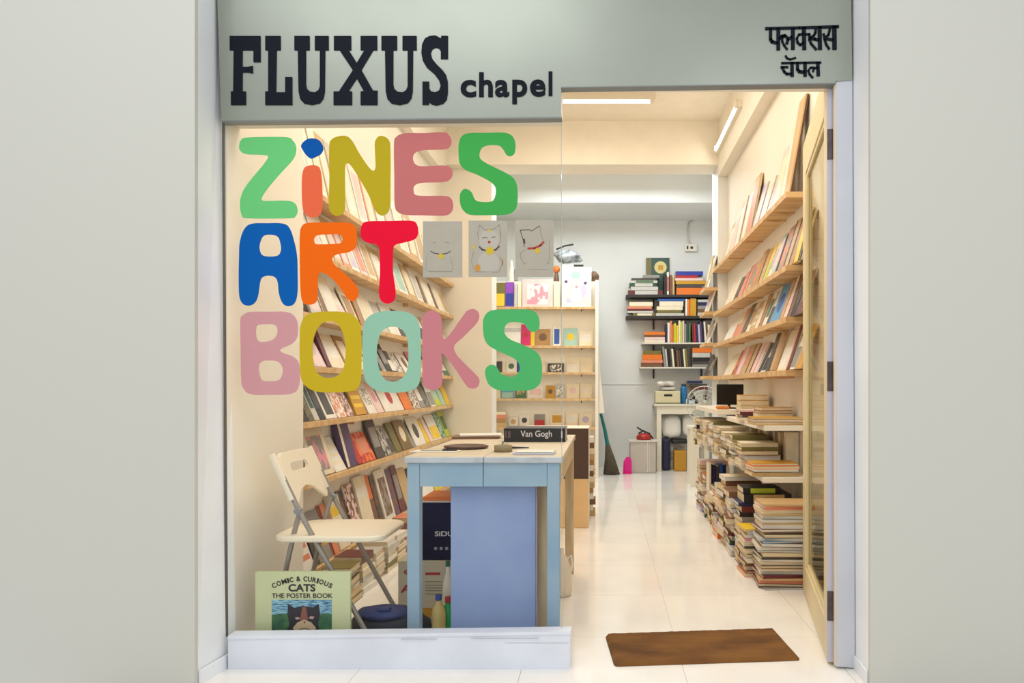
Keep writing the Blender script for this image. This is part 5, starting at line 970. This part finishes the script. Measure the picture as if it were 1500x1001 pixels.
a_ = tp(683, 657); e = empty('round_tray', (a_.x, a_.y, TZ), 'round dark brown carved tray on the left of the table top', 'tray')
m_ = MB().m(mat('carved_brown_wood', (104, 74, 56), .6, var=.4, vscale=40)); m_.lathe([(0, .001), (.085, .001), (.098, .006), (.098, .012), (.088, .014), (.08, .009), (0, .009)], 24, (a_.x, a_.y, TZ), sx=1, sy=.9); kid(e, m_, 'tray_body')
a_ = tp(640, 661)
o = MB().m(M_pagesw).box(-.10, .10, -.045, .045, 0.0004, .003).build('paper_sheets'); o.location = (a_.x, a_.y - .02, TZ); o.rotation_euler = (0, 0, -.1); tag(o, 'white paper sheets at the near left of the table top', 'paper')
e = empty('knife', (a_.x, a_.y, TZ + .003), 'thin grey blade lying on the papers at the near left of the table', 'tool'); kid(e, MB().m(M_metal).box(a_.x - .06, a_.x + .03, a_.y - .03, a_.y - .022, TZ + .0032, TZ + .006), 'blade'); kid(e, MB().m(M_dark).box(a_.x + .03, a_.x + .09, a_.y - .031, a_.y - .021, TZ + .0032, TZ + .010), 'handle')
a_ = tp(737, 662); e = empty('tape_roll', (a_.x, a_.y, TZ), 'roll of brownish tape on the middle of the table top', 'tape'); kid(e, MB().m(mat('olive_tape', (150, 134, 96), .5)).lathe([(.026, .001), (.038, .001), (.038, .028), (.026, .028), (.026, .001)], 20, (a_.x, a_.y, TZ)), 'tape'); kid(e, MB().m(M_greyp).tube([(a_.x - .01, a_.y + .05, TZ + .005), (a_.x - .008, a_.y + .05, TZ + .04)], .004, 6), 'tape_end')
a_ = tp(760, 658); o = MB().m(M_dark).tube([(a_.x - .03, a_.y, TZ + .006), (a_.x + .045, a_.y - .005, TZ + .006)], .0055, 6, r2=.003).build('pen'); tag(o, 'dark pen lying beside the tape roll', 'pen')
x0_, x1_ = XY(751, 2.86), XY(812, 2.86)
for k in range(2):
    o = MB().m(mat('lavender_paper', (206, 204, 218), .7) if k == 0 else M_pagesw).box(x0_ + .01 * k, x1_ - .005 * k, 2.86, 2.97, TZ + .0005 + k * .0095, TZ + .009 + k * .004, c=.001).build('paper_pad'); tag(o, ('block of lavender white paper at the near right of the table', 'thin cream pad on top of the lavender paper block')[k], 'paper')

# ------------------------------------------------------------ folding chair
M_chp = mat('cream_chair_plastic', (238, 226, 202), .4); M_cht = mat('grey_chair_tube', (158, 150, 142), .35, metal=.4)
ch = empty('folding_chair', (-1.08, 3.01, 0), 'white plastic and grey steel folding chair behind the shop window', 'chair')
YN, YFr = 2.83, 3.19
def line3(pts, Y, r=.010): return MB().m(M_cht).tube([(x, Y, z) for x, z in pts], r, 10)
for k, Y in enumerate((YN, YFr)):
    kid(ch, line3([(-1.265, .69), (-1.20, .555), (-1.155, .47), (-.90, .012)], Y), 'front_leg')
    kid(ch, line3([(-1.205, .56), (-1.235, .45), (-1.33, .012)], Y + (.022 if k == 0 else -.022)), 'rear_leg')
    kid(ch, MB().m(M_dark).tube([(-.903, Y, .001), (-.899, Y, .02)], .013, 10), 'rubber_foot'); kid(ch, MB().m(M_dark).tube([(-1.332, Y + (.022 if k == 0 else -.022), .001), (-1.328, Y + (.022 if k == 0 else -.022), .02)], .013, 10), 'rubber_foot')
    kid(ch, MB().m(M_metal).tube([(-1.205, Y - .014, .558), (-1.205, Y + .014, .558)], .013, 10), 'pivot')
kid(ch, MB().m(M_cht).tube([(-1.318, YN + .03, .07), (-1.318, YFr - .03, .07)], .007, 8), 'stretcher')
# seat with rounded corners
def rrect(x0, x1, y0, y1, r, n=5):
    pts = []
    for (cx_, cy_, a0) in ((x1 - r, y1 - r, 0), (x0 + r, y1 - r, PI / 2), (x0 + r, y0 + r, PI), (x1 - r, y0 + r, 1.5 * PI)):
        for k in range(n + 1): a = a0 + PI / 2 * k / n; pts.append((cx_ + r * math.cos(a), cy_ + r * math.sin(a)))
    return pts
def slab(mb, pts, z0, z1, fn=None, inset=.006):
    cxm = sum(p[0] for p in pts) / len(pts); cym = sum(p[1] for p in pts) / len(pts); n = len(pts)
    vs = []
    for z, s in ((z0, .97), (z0 + inset, 1), (z1 - inset, 1), (z1, .97)):
        for p in pts: vs.append((cxm + (p[0] - cxm) * s, cym + (p[1] - cym) * s, z))
    fs = [(i * n + k, i * n + (k + 1) % n, (i + 1) * n + (k + 1) % n, (i + 1) * n + k) for i in range(3) for k in range(n)]
    fs.append(list(range(n))[::-1]); fs.append([3 * n + k for k in range(n)])
    if fn: vs = [fn(v) for v in vs]
    return mb.add(vs, fs)
kid(ch, slab(MB().m(M_chp), rrect(-1.305, -.865, 2.80, 3.17, .07), .438, .462), 'seat')
# backrest: tilted curved panel with hand slot, between the side tubes
def bk(v):
    # local: u along Y (v.x), w up (v.y), thickness (v.z)
    u, w_, t_ = v; bow = .010 * (1 - ((u - 3.01) / .2) ** 2)
    tt = w_ / .24
    return (-1.312 + .0 + (1 - tt) * .085 - bow + t_, u, .565 + w_)
q = MB().m(M_chp)
def strip(q, u0, u1, w0, w1):
    n = 8; vs = []; fs = []
    for i in range(n + 1):
        u = u0 + (u1 - u0) * i / n
        for w_ in (w0, w1):
            for t_ in (0, .014): vs.append(bk((u, w_, t_)))
    for i in range(n):
        b = i * 4; c = b + 4; fs += [(b, c, c + 2, b + 2), (b + 1, b + 3, c + 3, c + 1), (b, b + 1, c + 1, c), (b + 2, c + 2, c + 3, b + 3)]
    fs += [(0, 2, 3, 1), (n * 4, n * 4 + 1, n * 4 + 3, n * 4 + 2)]
    q.add(vs, fs)
slabpts = rrect(2.835, 3.185, 0.0, .215, .05)
slabpts = [p for p in slabpts if p[1] > .10] + [(2.835, .02), (2.86, .0), (2.90, .03), (2.95, .062), (3.01, .072), (3.07, .062), (3.12, .03), (3.16, .0), (3.185, .02)]
hole = rrect(2.925, 3.095, .135, .172, .018)
def grid_back(q, outer, hole, t0, t1):
    # ring-fill between outer and hole by matching angles
    n = 40; C = Vector((3.01, .15))
    def hit(poly, a):
        d = Vector((math.cos(a), math.sin(a))); best = None
        for i in range(len(poly)):
            p = Vector(poly[i]) - C; e = Vector(poly[(i + 1) % len(poly)]) - C; s = e - p
            den = d.x * s.y - d.y * s.x
            if abs(den) < 1e-9: continue
            t_ = (p.x * s.y - p.y * s.x) / den; u = (p.x * d.y - p.y * d.x) / den
            if t_ > 0 and -1e-6 <= u <= 1 + 1e-6 and (best is None or t_ > best): best = t_
        return C + d * best
    vs = []; fs = []
    for k in range(n):
        a = 2 * PI * k / n; o_ = hit(outer, a); h_ = hit(hole, a); m1 = h_.lerp(o_, .5)
        for p in (h_, m1, o_):
            for t_ in (t0, t1): vs.append(bk((p.x, p.y, t_)))
    for k in range(n):
        b = k * 6; c = ((k + 1) % n) * 6
        fs += [(b, b + 2, c + 2, c), (b + 2, b + 4, c + 4, c + 2), (b + 1, c + 1, c + 3, b + 3), (b + 3, c + 3, c + 5, b + 5), (b, c, c + 1, b + 1), (b + 4, b + 5, c + 5, c + 4)]
    q.add(vs, fs)
grid_back(q, slabpts, hole, 0, .014); kid(ch, q, 'backrest')
for Y in (YN, YFr):
    kid(ch, MB().m(M_chp).tube([(-1.312, Y, .78), (-1.27, Y, .69), (-1.228, Y, .60)], .014, 10), 'back_sleeve')

# ------------------------------------------------------------ cat poster book in the window
YC = 2.765
x0, x1, zt = XY(374, YC), XY(513, YC), ZY(838, YC)
M_cvr = mat('pale_green_cover', (208, 212, 166), .45, var=.04)
pb = MB().m(M_cvr).box(x0, x1, YC, YC + .002, 0.001, zt); pb.box(x0, x1, YC + .012, YC + .014, 0.001, zt); pb.box(x0, x0 + .002, YC + .002, YC + .012, 0.001, zt)
pb = pb.build('poster_book'); tag(pb, 'large pale green cat poster book standing at the bottom of the window', 'book')
MB().m(M_pagesw).box(x0 + .003, x1 - .003, YC + .0022, YC + .0118, .003, zt - .003).build('page_block', pb)
M_ink = mat('dark_ink', (40, 36, 34), .6); YL = YC - .0008
lettering(pb, 'CATS', 422.5, 462, 856, 867, YL, M_ink, .03); lettering(pb, 'THE POSTER BOOK', 398, 487.5, 869.5, 876.5, YL, M_ink, .015)
arc = 'COMIC & CURIOUS'
adv = {'C': 6.2, 'O': 7, 'M': 8, 'I': 3, ' ': 3.2, '&': 6.6, 'U': 6.4, 'R': 6.2, 'S': 5.4}
tot = sum(adv[c] for c in arc); acc = 0
for c in arc:
    u = (acc + adv[c] / 2) / tot; acc += adv[c]
    if c == ' ': continue
    off = (u - .5) * 2; px = 398 + 89 * u; py = 848.3 + 11.5 * off * off; th = math.atan2(23 * off, 44.5); wd = adv[c] * 89 / tot * .86
    me = text_mesh(c, (-wd / 2 * YL / FPX, wd / 2 * YL / FPX, -3.7 * YL / FPX, 3.7 * YL / FPX), .0006, M_ink, bold=.03)
    ob = mesh_obj(me, 'lettering', pb); ob.location = (XY(px, YL), YL, ZY(py, YL)); ob.rotation_euler = (0, th, 0)
def pic(nm, mt, polys, d):
    q = MB().m(mt)
    for pl in polys: q.prism([(XY(x, YL), ZY(y, YL)) for x, y in pl], YL - d, YL - d + .0003)
    return q.build(nm, pb)
pic('picture_sky', mat('picture_blue', (40, 92, 140), .5, rgb2=(150, 200, 214), vscale=9, stretch=(4, 1, 26), lo=.42, hi=.6), [[(398, 879), (486, 879), (486, 903), (398, 903)]], 0)
pic('picture_hills', mat('picture_green', (34, 84, 66), .5, rgb2=(70, 120, 70), vscale=40), [[(398, 901), (415, 899), (440, 903), (460, 902), (475, 899), (486, 900), (486, 945), (398, 945)]], .0001)
M_catb = mat('cat_black', (34, 28, 40), .5)
pic('cat_head', M_catb, [[(422, 885), (431, 891), (444, 888), (458, 890), (467, 885), (469, 900), (466, 915), (470, 930), (474, 945), (412, 945), (418, 930), (424, 915), (421, 900)]], .0003)
pic('cat_blaze', mat('cat_brown', (140, 84, 70), .5), [[(443, 890), (448, 890), (451, 905), (450, 914), (440, 914), (440, 905)]], .0005)
pic('cat_muzzle', mat('cat_cream', (206, 178, 142), .5), [[(446, 908), (456, 912), (463, 920), (460, 927), (446, 929), (432, 927), (429, 920), (436, 912)]], .0007)
pic('cat_eyes', mat('cat_eye', (196, 160, 150), .4), [[(432, 905), (437, 904), (440, 907), (434, 908)], [(452, 906), (455, 903), (461, 904), (458, 907.5)]], .0007)
pic('cat_mouth', M_catb, [[(438, 922), (446, 920.5), (454, 922), (454, 922.8), (446, 921.6), (438, 922.8)], [(444.5, 911), (448, 911), (446.2, 914)]], .0009)

# ------------------------------------------------------------ dark bag on the floor
M_nb = mat('black_blue_bag', (22, 28, 44), .55, bump=.4, bscale=18); M_nb2 = mat('blue_flap', (48, 62, 112), .6, bump=.3, bscale=30)
e = empty('shoulder_bag', (-.92, 2.98, 0), 'black bag with a blue flap on the floor beside the cat book', 'bag')
kid(e, MB().m(M_nb).blob((-.885, 2.975, .056), .165, .10, .075, 3, .07, 20, 12, flat=.055), 'bag_body')
kid(e, MB().m(M_nb2).blob((-.90, 2.955, .118), .115, .075, .026, 6, .05, 20, 10), 'flap'); kid(e, MB().m(M_nb2).box(-.915, -.865, 2.90, 2.93, .135, .152, c=.006), 'handle')

# ------------------------------------------------------------ door mat
M_coir = mat('brown_coir', (166, 112, 52), .95, rgb2=(118, 76, 38), vscale=4, bump=1.0, bscale=260, lo=.32, hi=.62, stretch=(1, 2.4, 1))
def fp(px, py): Y = HC * FPX / (py - CY); return (XY(px, Y), Y)
c4_ = [fp(900, 977.5), fp(1173, 968.5), fp(1134, 925), fp(886.5, 933)]
NX, NY = 60, 26; rnd = random.Random(4)
vs = []; fs = []
for j in range(NY + 1):
    for i in range(NX + 1):
        u, v = i / NX, j / NY
        # rounded corners
        uu, vv = u, v
        ax = Vector(c4_[0]).lerp(Vector(c4_[1]), uu); bx_ = Vector(c4_[3]).lerp(Vector(c4_[2]), uu); p = ax.lerp(bx_, vv)
        du = min(u, 1 - u) * .72; dv = min(v, 1 - v) * .33; rr = .02
        z = .016
        if du < rr and dv < rr:
            cdir = Vector((rr - du, rr - dv)); L__ = cdir.length
            if L__ > rr:
                k = (L__ - rr); p = p.lerp((Vector(c4_[0]) + Vector(c4_[2])) / 2, k / .45)
        ed = min(du, dv)
        z = .006 + .011 * min(1, (ed + .004) / .012) + rnd.uniform(-.0012, .0012)
        if i in (0, NX) or j in (0, NY): z = .004
        vs.append((p.x, p.y, z))
for j in range(NY):
    for i in range(NX): a = j * (NX + 1) + i; fs.append((a, a + 1, a + NX + 2, a + NX + 1))
m_ = MB().m(M_coir).add(vs, fs, sm=True)
bd = [(0, k) for k in range(NX + 1)] + [(k, NX) for k in range(1, NY + 1)] + [(NY, k) for k in range(NX - 1, -1, -1)] + [(k, 0) for k in range(NY - 1, 0, -1)]
vb = [vs[j * (NX + 1) + i] for j, i in bd]; n = len(vb)
m_.add(vb + [(p[0], p[1], .0006) for p in vb], [(i, i + n, (i + 1) % n + n, (i + 1) % n) for i in range(n)] + [[n + i for i in range(n)][::-1]])
o = m_.build('door_mat'); tag(o, 'brown coir door mat lying askew in the doorway', 'mat')
